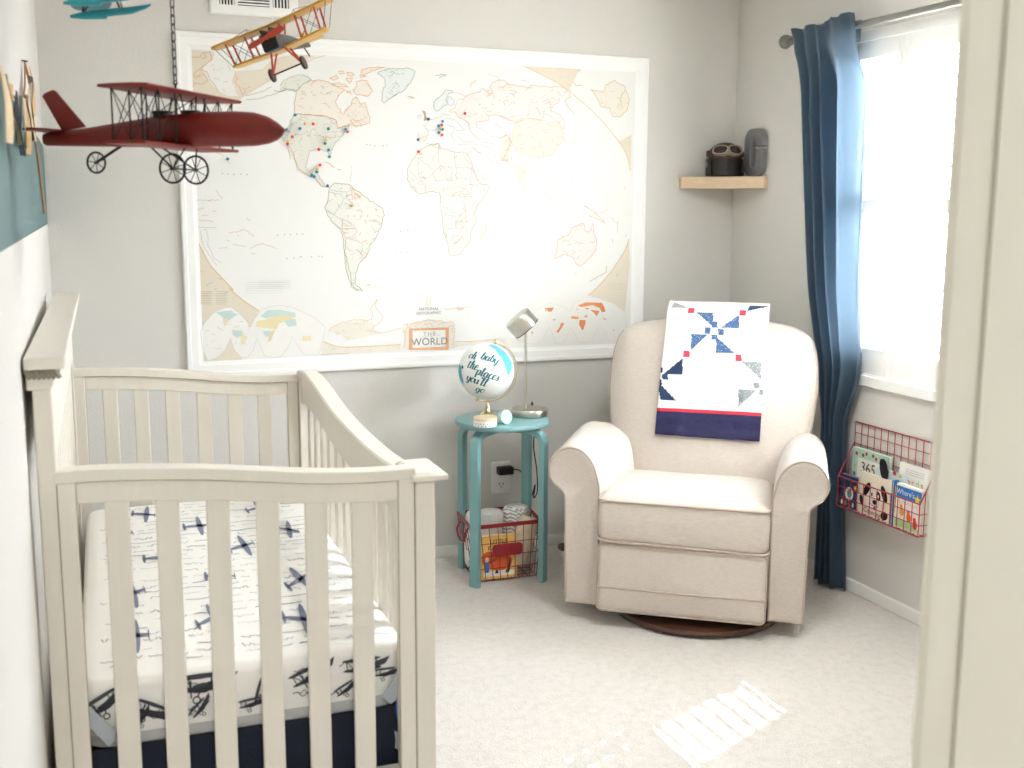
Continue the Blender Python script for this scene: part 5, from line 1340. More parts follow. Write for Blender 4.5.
loft(bm, [[p + Vector((0, 0, -.010)), p + Vector((0, 0, .010)), p * 1 + (p - Mh @ Vector((0, 0, .1))).normalized() * .003 + Vector((0, 0, .010)), p + (p - Mh @ Vector((0, 0, .1))).normalized() * .003 + Vector((0, 0, -.010))] for p in P], closed=True)
gs = obj('goggle_strap', bm, mat('brown leather strap', '#4a2b1f', .55, .15, 30), ht, world=True, smooth=40)
for s_ in (-1, 1):
    a0 = -PI / 2 + s_ * .42
    e = Vector((cos(a0), sin(a0) * .9, .55)).normalized(); c_ = Vector((.073 * cos(a0), .068 * sin(a0), .110))
    z_ = (Mh.to_3x3() @ e); x_ = z_.cross(Vector((0, 0, 1))).normalized(); y_ = z_.cross(x_)
    B = basis(x_, y_, z_, Mh @ c_)
    bm = newbm(); loft(bm, [[B @ Vector((a * s1, b * s1, h)) for a, b in superellipse(.036, .024, 2.6, 28)] for s1, h in ((1, -.012), (1.04, .004), (1, .010), (.82, .010), (.80, .004))], caps=False)
    g_ = obj('goggle', bm, mat('tarnished goggle rim', '#a59b8b', .35, .1, 40, metal=.7), ht, world=True, smooth=40)
    bm = newbm(); loft(bm, [[B @ Vector((a * s1, b * s1, h)) for a, b in superellipse(.036, .024, 2.6, 28)] for s1, h in ((.82, .005), (.5, .008), (.05, .009))])
    obj('lens', bm, mat('smoked lens', '#2b1d1a', .08), g_, smooth=50)
# letter C: slab with a slot open on one side
m_galv = mat('galvanised metal', '#828283', .5, .12, 25, .15, 60, metal=.35)
def cpath(n=10):
    out = rrect(.140, .205, .052, n, 0, .1025)
    return out
bm = newbm()
outer = [(-.018, .205), (.018, .205)]
O2 = [(.070, .128), (.070, .150)] + [(.018 + .052 * cos(a), .153 + .052 * sin(a)) for a in [PI / 2 * k / 8 for k in range(9)]] + [(-.018 + .052 * cos(a), .153 + .052 * sin(a)) for a in [PI / 2 + PI / 2 * k / 8 for k in range(9)]] + \
     [(-.018 + .052 * cos(a), .052 + .052 * sin(a)) for a in [PI + PI / 2 * k / 8 for k in range(9)]] + [(.018 + .052 * cos(a), .052 + .052 * sin(a)) for a in [-PI / 2 + PI / 2 * k / 8 for k in range(9)]] + [(.070, .055), (.070, .118)]
I2 = [(.016, .118), (.016, .060)] + [(-.002 + .018 * cos(a), .056 + .018 * sin(a)) for a in [0, -PI / 4, -PI / 2, -3 * PI / 4, -PI]] + [(-.020, .060), (-.020, .150)] + [(-.002 + .018 * cos(a), .151 + .018 * sin(a)) for a in [PI, 3 * PI / 4, PI / 2, PI / 4, 0]] + [(.016, .148), (.016, .128)]
Cp = O2 + I2
# face -x; letter-right is towards -y
CY, CXf = -.197, -.004
prism(bm, Cp, lambda a, b: (CXf, CY - a, 1.6322 + b), lambda a, b: (CXf - .028, CY - a, 1.6322 + b))
tag(centre(obj('metal_letter', bm, m_galv, bevel=.004, seg=3)), 'grey metal letter C standing on the pine corner shelf beside the helmet', 'letter')

# ---------------------------------------------------------------- air vent
vt = thing('air_vent', 'white air vent grille on the back wall just above the map', 'vent', (-2.123, 0, 2.31))
bm = newbm(); VX0, VX1, VZ0, VZ1 = -2.288, -1.958, 2.203, 2.405
def vring(d, y): return [(VX0 + d, y, VZ0 + d), (VX1 - d, y, VZ0 + d), (VX1 - d, y, VZ1 - d), (VX0 + d, y, VZ1 - d)]
loft(bm, [vring(0, 0), vring(0, -.004), vring(.006, -.010), vring(.034, -.010), vring(.036, -.004), vring(.036, 0)], closed=True)
obj('frame', bm, m_shut, vt, world=True)
for x0, x1, vert in ((-2.252, -2.196, 1), (-2.186, -2.066, 0), (-2.056, -1.994, 1)):
    bm = newbm()
    if vert:
        n = 5
        for k in range(n):
            x = x0 + (x1 - x0) * (k + .5) / n; box(bm, x - .0024, x + .0024, -.009, -.002, VZ0 + .034, VZ1 - .034)
    else:
        for k in range(12):
            z = VZ0 + .036 + (VZ1 - VZ0 - .072) * (k + .5) / 12; box(bm, x0 - .004, x1 + .004, -.009, -.002, z - .0026, z + .0026)
    obj('vent_slats', bm, m_shut, vt, world=True)
bm = newbm()
for x in (-2.191, -2.061): box(bm, x - .006, x + .006, -.0095, -.001, VZ0 + .034, VZ1 - .034)
obj('divider', bm, m_shut, vt, world=True)
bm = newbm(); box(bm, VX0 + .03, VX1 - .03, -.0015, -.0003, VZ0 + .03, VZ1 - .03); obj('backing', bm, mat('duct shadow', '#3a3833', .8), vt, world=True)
# ---------------------------------------------------------------- swivel recliner
def linen():
    m = mat('beige linen', '#d1c5ba', .9, .05, 12, .15, 10, sheen=.3)
    nt = m.node_tree; b = nt.nodes['Principled BSDF']
    tc = nt.nodes.new('ShaderNodeTexCoord')
    w1_ = nt.nodes.new('ShaderNodeTexNoise'); w1_.inputs['Scale'].default_value = 1
    mp = nt.nodes.new('ShaderNodeMapping'); mp.inputs['Scale'].default_value = (60, 60, 420)
    nt.links.new(tc.outputs['Object'], mp.inputs['Vector']); nt.links.new(mp.outputs['Vector'], w1_.inputs['Vector'])
    old = b.inputs['Base Color'].links[0].from_socket
    mx = nt.nodes.new('ShaderNodeMix'); mx.data_type = 'RGBA'; mx.blend_type = 'MULTIPLY'; mx.inputs['Factor'].default_value = .35
    nt.links.new(old, mx.inputs['A']); nt.links.new(w1_.outputs['Fac'], mx.inputs['B'])
    br = nt.nodes.new('ShaderNodeBrightContrast'); br.inputs['Bright'].default_value = .06
    nt.links.new(mx.outputs['Result'], br.inputs['Color']); nt.links.new(br.outputs['Color'], b.inputs['Base Color'])
    return m
m_lin = linen()
m_welt = mat('linen welt', '#b5a598', .9, .05, 30)
m_wood = mat('dark walnut', '#4a2d20', .35, .2, 12, stretch=(2, 12, 12))
ch = thing('recliner_armchair', 'beige linen swivel recliner with rolled arms in front of the blue curtain', 'armchair', (-.698, -.894, 0), (0, 0, math.radians(-35.5)))
bm = newbm(); lathe(bm, [(0, .004), (.288, .004), (.310, .008), (.314, .018), (.310, .028), (.288, .032), (.10, .034), (.09, .06), (.09, .10), (0, .10)], 56, Matrix.Translation((.035, -.02, 0)))
o = obj('swivel_base', bm, m_wood, ch, smooth=35); o['label'] = 'dark wood swivel base'
bm = newbm(); box(bm, -.299, .299, -.262, .30, .085, .36); box(bm, -.36, .36, .20, .33, .085, .46)
obj('seat_frame', bm, m_lin, ch, bevel=.02, seg=3)
def cush(x0, x1, y0, y1, zs, r=.035, n=6): return rbox_rings(x0, x1, y0, y1, zs, r, n)
bm = newbm(); loft(bm, cush(-.297, .297, -.306, .22, [(.312, .02), (.318, .006), (.335, .0), (.40, -.004), (.462, .0), (.472, .004), (.482, .02), (.490, .06), (.495, .12), (.497, .2)]))
for v in bm.verts:
    if v.co.z < .345 and v.co.y < -.25: v.co.z += .006 * sin(v.co.x * 17 + .5)
seat = obj('seat_cushion', bm, m_lin, ch, smooth=60)
bm = newbm()
path = [(a, b, .470 + .003 * sin(a * 14)) for a, b in rrect(.594, .526, .035, 6, 0, -.043)]
tube(bm, path, .0045, 8, closed=True)
path = [(a, b, .322 + .006 * sin(a * 17 + .5)) for a, b in rrect(.596, .530, .03, 6, 0, -.043)]
tube(bm, path, .0045, 8, closed=True)
obj('welt', bm, m_welt, seat, smooth=60)
bm = newbm()
loft(bm, [[(a, y, z) for a, z in rrect(.596 - 2 * g, .252 - 2 * g, .02, 4, 0, .189)] for y, g in ((-.262, 0), (-.292, 0), (-.299, .006), (-.302, .02))])
fr_ = obj('footrest_panel', bm, m_lin, ch, smooth=60)
bm = newbm(); tube(bm, [(-.297, -.3015, .152), (0, -.303, .150), (.297, -.3015, .152)], .0035, 8)
tube(bm, [(a, -.300, z) for a, z in rrect(.592, .248, .02, 4, 0, .189)], .003, 6, closed=True)
obj('welt', bm, m_welt, fr_, smooth=60)
ARM = [(.306, .06), (.305, .30), (.305, .48), (.311, .53), (.328, .585), (.357, .622), (.392, .640), (.430, .638), (.464, .618), (.485, .583), (.487, .545), (.473, .512), (.450, .492), (.431, .472), (.427, .42), (.425, .25), (.422, .06)]
ARMS = [(p.x, p.y) for p in smooth_path([(a, b, 0) for a, b in ARM], 3)]
for s_ in (-1, 1):
    bm = newbm(); R = []
    ca = Vector((.37, .45))
    for y, g, dz in ((-.236, .055, 0), (-.243, .02, 0), (-.245, .006, 0), (-.240, .0, 0), (-.20, -.003, 0), (-.05, -.002, .004), (.10, .0, .012), (.22, .004, .016), (.27, .012, .014), (.285, .035, .01)):
        ring = []
        for a, z in ARMS:
            d_ = (Vector((a, z)) - ca); q_ = Vector((a, z)) - d_.normalized() * g * min(1, d_.length / .1)
            zz = q_.y + dz * max(0, (q_.y - .4) / .25)
            if s_ < 0 and a < .40 and z > .33:       # the plump inner side of this arm
                t_ = max(0, min(1, (y + .22) / .30)); t_ = t_ * t_ * (3 - 2 * t_)
                q_.x -= .075 * t_ * max(0, min(1, (z - .33) / .15)) * max(0, min(1, (.43 - a) / .09))
            ring.append((s_ * q_.x, y, max(.058, zz)))
        R.append(ring)
    loft(bm, R); ao = obj('arm', bm, m_lin, ch, smooth=60)
    bm = newbm(); tube(bm, [(s_ * a, -.242, z) for a, z in ARMS], .0042, 8, caps=True)
    obj('welt', bm, m_welt, ao, smooth=60)
TILT = math.radians(23.5); BW, BD, BZ = .042, .150, .40
AT = [(0, .28), (.06, .315), (.12, .34), (.2, .372), (.3, .392), (.42, .404), (.52, .403), (.58, .396), (.63, .383), (.665, .355), (.69, .305), (.705, .24), (.715, .12)]
BT_ = [(0, .075), (.1, .098), (.25, .105), (.45, .106), (.56, .098), (.62, .085), (.66, .068), (.69, .046), (.705, .028), (.712, .010)]
def bpoint(w_, d_, v_):
    return Vector((BW + w_, BD + d_ * cos(TILT) + v_ * sin(TILT), BZ - d_ * sin(TILT) + v_ * cos(TILT)))
def ab(v_): return (sum(interp(AT, v_ + k) for k in (-.012, 0, .012)) / 3, sum(interp(BT_, v_ + k) for k in (-.012, 0, .012)) / 3)
bm = newbm(); R = []
vs_ = [i * .62 / 26 for i in range(27)] + [.635, .65, .663, .675, .686, .696, .704, .71]
for v_ in vs_:
    a, b = ab(v_)
    ring = []
    for x, y in superellipse(a, b, 2.9, 56):
        # soft gathers where the back meets the arms
        k = .004 * sin(v_ * 70 + x * 30) * max(0, 1 - abs(v_ - .15) / .10) * (abs(x) / a) ** 2 if y < 0 else 0
        ring.append(bpoint(x, y + k, v_))
    R.append(ring)
loft(bm, R); back = obj('backrest', bm, m_lin, ch, smooth=70)
for s_ in (-1, 1):
    P = []; bm = newbm()
    for v_ in vs_[3:-6]:
        a, b = ab(v_); t = math.radians(-7 if s_ > 0 else 187)
        c_, n_ = cos(t), sin(t); P.append(bpoint(math.copysign(a * abs(c_) ** (2 / 2.9), c_) * 1.002, math.copysign(b * abs(n_) ** (2 / 2.9), n_) * 1.002, v_))
    tube(bm, P, .0028, 6); obj('welt', bm, m_welt, back, smooth=60)
bm = newbm(); tube(bm, [(-.41, -.04, .205), (-.462, -.04, .205)], .011, 12); ball(bm, (-.476, -.04, .205), .0165, 16, sc=(1.3, 1, 1))
o = obj('recline_lever', bm, m_wood, ch, smooth=50); o['label'] = 'wooden recline lever'

# ---------------------------------------------------------------- quilt over the chair back
def tri(p, a, b, c):
    d = lambda q, r: (p[0] - r[0]) * (q[1] - r[1]) - (q[0] - r[0]) * (p[1] - r[1])
    s1, s2, s3 = d(a, b), d(b, c), d(c, a)
    return not ((s1 < 0 or s2 < 0 or s3 < 0) and (s1 > 0 or s2 > 0 or s3 > 0))
QT = [('n', (518, 118), (572, 118), (572, 166)), ('n', (656, 122), (656, 168), (597, 168)), ('n', (502, 250), (502, 190), (556, 190)), ('n', (642, 252), (583, 252), (583, 198)),
      ('d', (477, 274), (477, 328), (414, 328)), ('d', (396, 350), (460, 410), (408, 410)), ('g', (665, 278), (726, 278), (726, 332)), ('g', (656, 420), (656, 365), (712, 365)),
      ('d', (682, 106), (690, 78), (752, 78)), ('d', (682, 106), (752, 78), (745, 84)), ('G', (432, 100), (440, 70), (492, 100)), ('d', (500, 20), (560, 20), (560, -30)), ('g', (650, -20), (700, -20), (650, 30))]
QS = [('r', 500, 110, 10), ('r', 667, 113, 10), ('r', 488, 260, 10), ('r', 655, 266, 10), ('n', 578, 157, 9), ('n', 598, 181, 9), ('n', 555, 178, 9), ('n', 576, 200, 9), ('d', 421, 337, 9), ('d', 403, 317, 9), ('d', 402, 354, 9), ('g', 712, 350, 9), ('g', 729, 371, 9), ('r', 520, -30, 10)]
QC = {'n': lin('#3f5f8c'), 'd': lin('#24395c'), 'g': lin('#83898c'), 'G': lin('#8f9492'), 'r': lin('#d9344a'), 'w': lin('#e4e2dd'), 'b': lin('#23234a'), 'R': lin('#c8283c')}
def qcol(u_, h):
    y = 515 - h * 450; x = 392 + (515 - y) * .073 + u_ * 330
    if h < .158: return 'b'
    if h < .178: return 'R'
    for k, sx_, sy_, r_ in QS:
        if abs(x - sx_) < r_ and abs(y - sy_) < r_: return k
    for k, a, b, c in QT:
        if tri((x, y), a, b, c): return k
    return 'w'
bm = newbm(); cl = bm.loops.layers.float_color.new('pattern')
QW0, QW1 = -.186, .209           # across, from the middle of the back
prof = []                        # (d, v) going up the front, over the top, down the back
for i in range(61):
    v_ = .205 + (.62 - .205) * i / 60; prof.append((-(ab(v_)[1] + .009), v_))
for i in range(1, 25):
    a = PI * i / 24; prof.append((-.094 * cos(a), .62 + .158 * math.sin(a) ** .8))
for i in range(1, 40): v_ = .62 - .26 * i / 39; prof.append(((ab(v_)[1] + .010), v_))
ds = [0]
for p, q_ in zip(prof, prof[1:]): ds.append(ds[-1] + math.hypot(q_[0] - p[0], q_[1] - p[1]))
NT, NU = 250, 112
tot = ds[-1]; FRONT = .575
def prof_at(s_):
    for i in range(len(ds) - 1):
        if s_ <= ds[i + 1]:
            f = (s_ - ds[i]) / (ds[i + 1] - ds[i]); return (prof[i][0] + (prof[i + 1][0] - prof[i][0]) * f, prof[i][1] + (prof[i + 1][1] - prof[i][1]) * f)
    return prof[-1]
rows = []
for j in range(NT + 1):
    s_ = tot * j / NT; d_, v_ = prof_at(s_); row = []
    for i in range(NU + 1):
        u_ = i / NU; w_ = QW0 + (QW1 - QW0) * u_ - .010 * (1 - min(1, s_ / FRONT)) + .010 * 0
        fall = 1 - .10 * abs(w_ / .4) ** 2
        rip = .0022 * sin(u_ * 9 + s_ * 5) + .0012 * sin(u_ * 31 + 1.3) + .0008 * sin(s_ * 120)
        sgn = -1 if d_ < 0 else 1
        p = bpoint(w_, d_ * fall + sgn * max(0, rip), v_ - (.006 * u_ if s_ < .05 else 0))
        row.append(bm.verts.new(p))
    rows.append(row)
for j in range(NT):
    for i in range(NU):
        f = bm.faces.new([rows[j][i], rows[j][i + 1], rows[j + 1][i + 1], rows[j + 1][i]])
        c_ = QC[qcol((i + .5) / NU, tot * (j + .5) / NT / FRONT)]
        for l in f.loops: l[cl] = (*c_, 1)
def quilt_mat():
    m = bpy.data.materials.new('patchwork cotton'); m.use_nodes = True; nt = m.node_tree; b = nt.nodes['Principled BSDF']
    at = nt.nodes.new('ShaderNodeVertexColor'); at.layer_name = 'pattern'
    tc = nt.nodes.new('ShaderNodeTexCoord'); vo = nt.nodes.new('ShaderNodeTexVoronoi'); vo.inputs['Scale'].default_value = 130
    nt.links.new(tc.outputs['Object'], vo.inputs['Vector'])
    # little white sprig print that only shows on the coloured patches
    gt = nt.nodes.new('ShaderNodeMath'); gt.operation = 'LESS_THAN'; gt.inputs[1].default_value = .28; nt.links.new(vo.outputs['Distance'], gt.inputs[0])
    ml = nt.nodes.new('ShaderNodeMath'); ml.operation = 'MULTIPLY'; ml.inputs[1].default_value = .35; nt.links.new(gt.outputs[0], ml.inputs[0])
    sc_ = nt.nodes.new('ShaderNodeSeparateColor'); nt.links.new(at.outputs['Color'], sc_.inputs[0])
    l3 = nt.nodes.new('ShaderNodeMath'); l3.operation = 'GREATER_THAN'; l3.inputs[1].default_value = .09; nt.links.new(sc_.outputs[1], l3.inputs[0])
    m2 = nt.nodes.new('ShaderNodeMath'); m2.operation = 'MULTIPLY'; nt.links.new(ml.outputs[0], m2.inputs[0]); nt.links.new(l3.outputs[0], m2.inputs[1])
    mx = nt.nodes.new('ShaderNodeMix'); mx.data_type = 'RGBA'; mx.inputs['B'].default_value = (*lin('#f3f1ec'), 1)
    nt.links.new(at.outputs['Color'], mx.inputs['A']); nt.links.new(m2.outputs[0], mx.inputs['Factor']); nt.links.new(mx.outputs['Result'], b.inputs['Base Color'])
    n2 = nt.nodes.new('ShaderNodeTexNoise'); n2.inputs['Scale'].default_value = 55; nt.links.new(tc.outputs['Object'], n2.inputs['Vector'])
    bp = nt.nodes.new('ShaderNodeBump'); bp.inputs['Strength'].default_value = .5; bp.inputs['Distance'].default_value = .003
    nt.links.new(n2.outputs['Fac'], bp.inputs['Height']); nt.links.new(bp.outputs['Normal'], b.inputs['Normal'])
    b.inputs['Roughness'].default_value = .9
    return m
qo = obj('patchwork_quilt', bm, quilt_mat(), smooth=80, solid=.009, recalc=False)
qo.location = ch.location; qo.rotation_euler = ch.rotation_euler
qo.data.transform(Matrix.Translation((-.04, -.4, -1.0))); qo.location = Vector(ch.location) + Matrix.Rotation(math.radians(-35.5), 3, 'Z') @ Vector((.04, .4, 1.0))
tag(qo, 'white patchwork quilt with navy pinwheels and a navy border draped over the armchair back', 'quilt')

# ---------------------------------------------------------------- curtain and rod
cr_ = thing('curtain_rod', 'pewter curtain rod with a ball finial above the window', 'curtain rod', (-.09, -1.4, 2.158))
bm = newbm(); cyl(bm, (-.09, -.53, 2.158), (-.09, -2.28, 2.158), .0125, 18); obj('rod', bm, m_rod, cr_, world=True, smooth=50)
for y, s_ in ((-.53, 1), (-2.28, -1)):
    bm = newbm(); cyl(bm, (-.09, y - s_ * .002, 2.158), (-.09, y + s_ * .014, 2.158), .017, 18); ball(bm, (-.09, y + s_ * .036, 2.158), .028, 24)
    obj('finial', bm, m_rod, cr_, world=True, smooth=60)
for y in (-.60, -2.20):
    bm = newbm(); cyl(bm, (0, y, 2.140), (-.008, y, 2.140), .022, 18); tube(bm, smooth_path([(-.004, y, 2.140), (-.06, y, 2.132), (-.088, y, 2.138), (-.106, y, 2.150)], 5), .006, 10)
    obj('bracket', bm, m_rod, cr_, world=True, smooth=60)
m_curt = mat('blue curtain cloth', '#344a5f', .75, .05, 20, .15, 180, sheen=.3, trans=.0)
ntc = m_curt.node_tree; trc = ntc.nodes.new('ShaderNodeBsdfTranslucent'); trc.inputs['Color'].default_value = (.50, .60, .68, 1); mxc = ntc.nodes.new('ShaderNodeMixShader'); mxc.inputs['Fac'].default_value = .5      # thin cloth: daylight shows through it
ntc.links.new(ntc.nodes['Principled BSDF'].outputs['BSDF'], mxc.inputs[1]); ntc.links.new(trc.outputs['BSDF'], mxc.inputs[2]); ntc.links.new(mxc.outputs['Shader'], ntc.nodes['Material Output'].inputs['Surface'])
YL = [(0, -.835), (.3, -.84), (.67, -.838), (.87, -.81), (1.14, -.75), (1.92, -.615), (2.06, -.60), (2.22, -.565)]
YR = [(0, -.985), (.3, -.955), (.39, -.945), (.70, -.945), (.82, -1.0), (.9, -1.025), (1.7, -.982), (2.05, -.965), (2.22, -.958)]
bm = newbm(); rows = []
NZ, NS = 70, 120
for j in range(NZ + 1):
    z = .012 + (2.190 - .012) * j / NZ; row = []
    top = max(0, min(1, (z - 1.95) / .15)); low = max(0, min(1, (1.2 - z) / .5))
    for i in range(NS + 1):
        s_ = i / NS
        y = interp(YL, z) * (1 - s_) + interp(YR, z) * s_
        ph = 5.2 * s_ if s_ < .55 else 2.86 + (s_ - .55) * 2.7      # tight folds by the wall, one broad fold at the window side
        fold = cos(2 * PI * (ph + .10 * sin(z * 1.7) * (1 - top)) + .6) + .2 * cos(2 * PI * 9 * s_ + z) * (s_ < .5)
        A = .034 * (1 - top) + .007 * top; Xc = -.080 * (1 - top) - .117 * top
        Xc += .022 * low; A -= .008 * low
        x = Xc + A * fold
        if z > 2.165: x -= (.010 * (z - 2.165) / .047) + .006 * sin(s_ * 47); 
        zz = z + (.005 * sin(s_ * 23) if j == NZ else 0) + (.006 * sin(s_ * 17) if j == 0 else 0)
        if j == NZ and s_ > .60: zz += .012 * min(1, (s_ - .60) / .03)
        row.append(bm.verts.new((min(x, -.012), y, zz)))
    rows.append(row)
for j in range(NZ):
    for i in range(NS): face(bm, [rows[j][i], rows[j][i + 1], rows[j + 1][i + 1], rows[j + 1][i]])
ct = thing('curtain', 'deep blue curtain panel gathered on the rod at the left of the window', 'curtain', (-.08, -.9, 0))
obj('panel', bm, m_curt, ct, world=True, smooth=80, solid=.003)
bm = newbm()
loft(bm, [[(-.072 + .003 * sin(k * 1.3), interp(YL, 2.15) + (interp(YR, 2.15) - interp(YL, 2.15)) * k / 40, z), (-.069 + .003 * sin(k * 1.3), interp(YL, 2.15) + (interp(YR, 2.15) - interp(YL, 2.15)) * k / 40, z)] + [] for k in range(41) for z in ()] or [[(-.074, -.60, 2.10), (-.071, -.60, 2.10), (-.071, -.60, 2.18), (-.074, -.60, 2.18)], [(-.072, -.78, 2.10), (-.069, -.78, 2.10), (-.069, -.78, 2.18), (-.072, -.78, 2.18)], [(-.074, -.940, 2.10), (-.071, -.940, 2.10), (-.071, -.940, 2.18), (-.074, -.940, 2.18)]])
obj('rod_pocket', bm, m_curt, ct, world=True)
# ---------------------------------------------------------------- hanging biplanes
def loftx(bm, secs, n=20, e=2.5, mi=0):
    """secs: (x, half width, z bottom, z top)"""
    loft(bm, [[(x, a, (zt + zb) / 2 + b) for a, b in superellipse(hw, (zt - zb) / 2, e, n)] for x, hw, zb, zt in secs], mi)
def wing(bm, x0, x1, span, z, t, r=.02, dih=0):
    R = []
    yy = [span - r + r * sin(PI / 2 * k / 6) for k in range(7)]
    for y in [-v for v in reversed(yy)] + [(span - r) * k / 8 for k in range(-7, 8)] + yy:
        f = 1; ed = (span - abs(y)) / r
        if ed < 1 and r > .006: f = math.sqrt(max(.02, 1 - (1 - ed) ** 2)) * .6 + .4
        xc, c = (x0 + x1) / 2, (x1 - x0) / 2 * f
        zz = z + dih * abs(y)
        R.append([(xc + a * c, y, zz + b) for a, b in [(1, t * .1), (.93, t * .42), (.3, t * .55), (-.5, t * .5), (-.97, t * .35), (-1, -t * .1), (-.95, -t * .35), (0, -t * .35), (.93, -t * .4)]])
    loft(bm, R)
def wheel(name, c, r, parent, mt_, spokes=6, rt_=.0022):
    bm = newbm(); cx, cy, cz = c
    tube(bm, [(cx + r * cos(2 * PI * k / 28), cy, cz + r * sin(2 * PI * k / 28)) for k in range(28)], rt_, 8, closed=True)
    cyl(bm, (cx, cy - .005, cz), (cx, cy + .005, cz), r * .12, 10)
    for k in range(spokes):
        a = 2 * PI * k / spokes + .3; tube(bm, [(cx, cy, cz), (cx + r * cos(a), cy, cz + r * sin(a))], rt_ * .4, 5)
    return obj(name, bm, mt_, parent, smooth=60)
m_rp = mat('weathered red paint', '#74170f', .5, .28, 22, .15, 80)
m_rp2 = mat('weathered red wing', '#82261f', .5, .25, 18, .15, 80)
rp = thing('toy_biplane', 'large weathered red metal biplane hanging by a chain in front of the map', 'model plane', (-2.588, -2.090, 1.645), (0, 0, math.radians(-35)))
bm = newbm(); loftx(bm, [(-.305, .005, -.026, -.006), (-.298, .009, -.029, -.003), (-.20, .015, -.031, .006), (-.10, .022, -.033, .019), (-.02, .028, -.034, .029), (.06, .031, -.034, .034), (.13, .031, -.034, .034), (.168, .028, -.033, .031), (.195, .023, -.029, .023), (.214, .016, -.022, .012), (.227, .008, -.013, .002), (.231, .003, -.008, -.002)], 24, 2.3)
fz = obj('fuselage', bm, m_rp, rp, smooth=50)
for x0, x1 in ((-.052, -.012), (.012, .050)):
    bm = newbm(); loft(bm, [[((x0 + x1) / 2 + a, b, z) for a, b in superellipse((x1 - x0) / 2 * s_, .016 * s_, 2.4, 20)] for z, s_ in ((.020, .9), (.0355, 1), (.0365, .9))])
    obj('cockpit', bm, m_dark, fz, smooth=40)
bm = newbm(); wing(bm, -.056, .050, .178, .068, .008, .004); obj('upper_wing', bm, m_rp2, rp, smooth=50)
bm = newbm(); wing(bm, -.050, .040, .178, -.0335, .007, .004); obj('lower_wing', bm, m_rp2, rp, smooth=50)
bm = newbm()
for s_ in (-1, 1):
    for y in (.170, .113, .055):
        for x in (-.032, .030): tube(bm, [(x, s_ * y, -.031), (x, s_ * y, .066)], .0016, 6)
    for y0, y1 in ((.170, .113), (.113, .055)):
        for x in (-.032, .030):
            tube(bm, [(x, s_ * y0, -.031), (x, s_ * y1, .066)], .0009, 5); tube(bm, [(x, s_ * y1, -.031), (x, s_ * y0, .066)], .0009, 5)
    for y in (.170, .113): tube(bm, [(-.032, s_ * y, -.031), (.030, s_ * y, .066)], .0009, 5); tube(bm, [(.030, s_ * y, -.031), (-.032, s_ * y, .066)], .0009, 5)
    for x in (-.03, .03): tube(bm, [(x, s_ * .02, .028), (x * .9, s_ * .030, .066)], .0016, 6)
    tube(bm, [(-.03, s_ * .02, .03), (.03, s_ * .03, .066)], .001, 5)
obj('struts', bm, m_dark, rp, smooth=60)
bm = newbm(); prism(bm, [(-.302, .070), (-.295, .076), (-.277, .082), (-.271, .080), (-.205, .008), (-.260, .0)], lambda a, b: (a, -.003, b), lambda a, b: (a, .003, b)); obj('tail_fin', bm, m_rp, rp, bevel=.0015)
bm = newbm(); wing(bm, -.310, -.250, .075, .000, .005, .02); obj('tailplane', bm, m_rp, rp, smooth=50)
wheel('wheel', (.012, -.044, -.077), .0275, rp, m_dark, 8); wheel('wheel', (.012, .044, -.077), .0275, rp, m_dark, 8); wheel('tail_wheel', (-.186, 0, -.063), .0205, rp, m_dark, 7)
bm = newbm()
tube(bm, [(.012, -.046, -.077), (.012, .046, -.077)], .0018, 6)
for s_ in (-1, 1): tube(bm, [(.012, s_ * .042, -.077), (-.050, s_ * .02, -.032)], .0019, 6); tube(bm, [(.012, s_ * .042, -.077), (.030, s_ * .02, -.032)], .0015, 6)
obj('landing_gear', bm, m_dark, rp, smooth=60)
bm = newbm(); lathe(bm, [(0, .004), (.006, 0), (.0055, -.006), (0, -.009)], 14, Matrix.Translation((.239, 0, -.005)) @ Matrix.Rotation(PI / 2, 4, 'Y'))
for a in (.6, .6 + PI):
    c_ = Vector((.2385, 0, -.005)); e = Vector((0, cos(a), sin(a))); s_ = Vector((.3, -sin(a), cos(a))).normalized()
    loft(bm, [[c_ + e * r_ + s_ * w_ + Vector((.0006, 0, 0)), c_ + e * r_ - s_ * w_ + Vector((.0006, 0, 0)), c_ + e * r_ - s_ * w_ - Vector((.0006, 0, 0)), c_ + e * r_ + s_ * w_ - Vector((.0006, 0, 0))] for r_, w_ in ((.002, .003), (.012, .0055), (.024, .0055), (.030, .002))])
obj('propeller', bm, mat('dull steel', '#8c8a86', .3, .1, 40, metal=.8), rp, smooth=40)
bm = newbm(); tube(bm, [(0, 0, .070), (0, 0, .086)], .002, 8); tube(bm, [(.004 * cos(a), 0, .090 + .004 * sin(a)) for a in [2 * PI * k / 14 for k in range(14)]], .0012, 6, closed=True); obj('hook', bm, m_dark, rp, smooth=60)
bm = newbm(); tube(bm, [(-.186, 0, -.063), (-.126, 0, -.030)], .003, 6); obj('tail_strut', bm, m_dark, rp, smooth=60)
# chain up to the ceiling
hc = thing('hanging_chain', 'thin dark chain from the ceiling holding the red biplane', 'chain', (-2.588, -2.090, 1.737))
lm = None; z = 1.742; k = 0
while z < ZC - .004:
    if lm is None:
        bm = newbm(); P = [(.0042 * cos(a), 0, .0042 * sin(a) + (.0055 if sin(a) > 0 else -.0055)) for a in [2 * PI * i / 18 for i in range(18)]]
        tube(bm, P, .0011, 6, closed=True); o = obj('link', bm, m_dark, hc, smooth=60); lm = o.data
    else:
        o = bpy.data.objects.new('link', lm); COL.objects.link(o); o.parent = hc
    o.location = (0, 0, z - 1.737); o.rotation_euler = (0, 0, PI / 4 + PI / 2 * (k % 2)); z += .0160; k += 1
bm = newbm(); lathe(bm, [(0, 0), (.012, 0), (.010, -.004), (0, -.005)], 16, Matrix.Translation((0, 0, ZC - 1.737))); obj('ceiling_hook', bm, m_dark, hc, smooth=40)

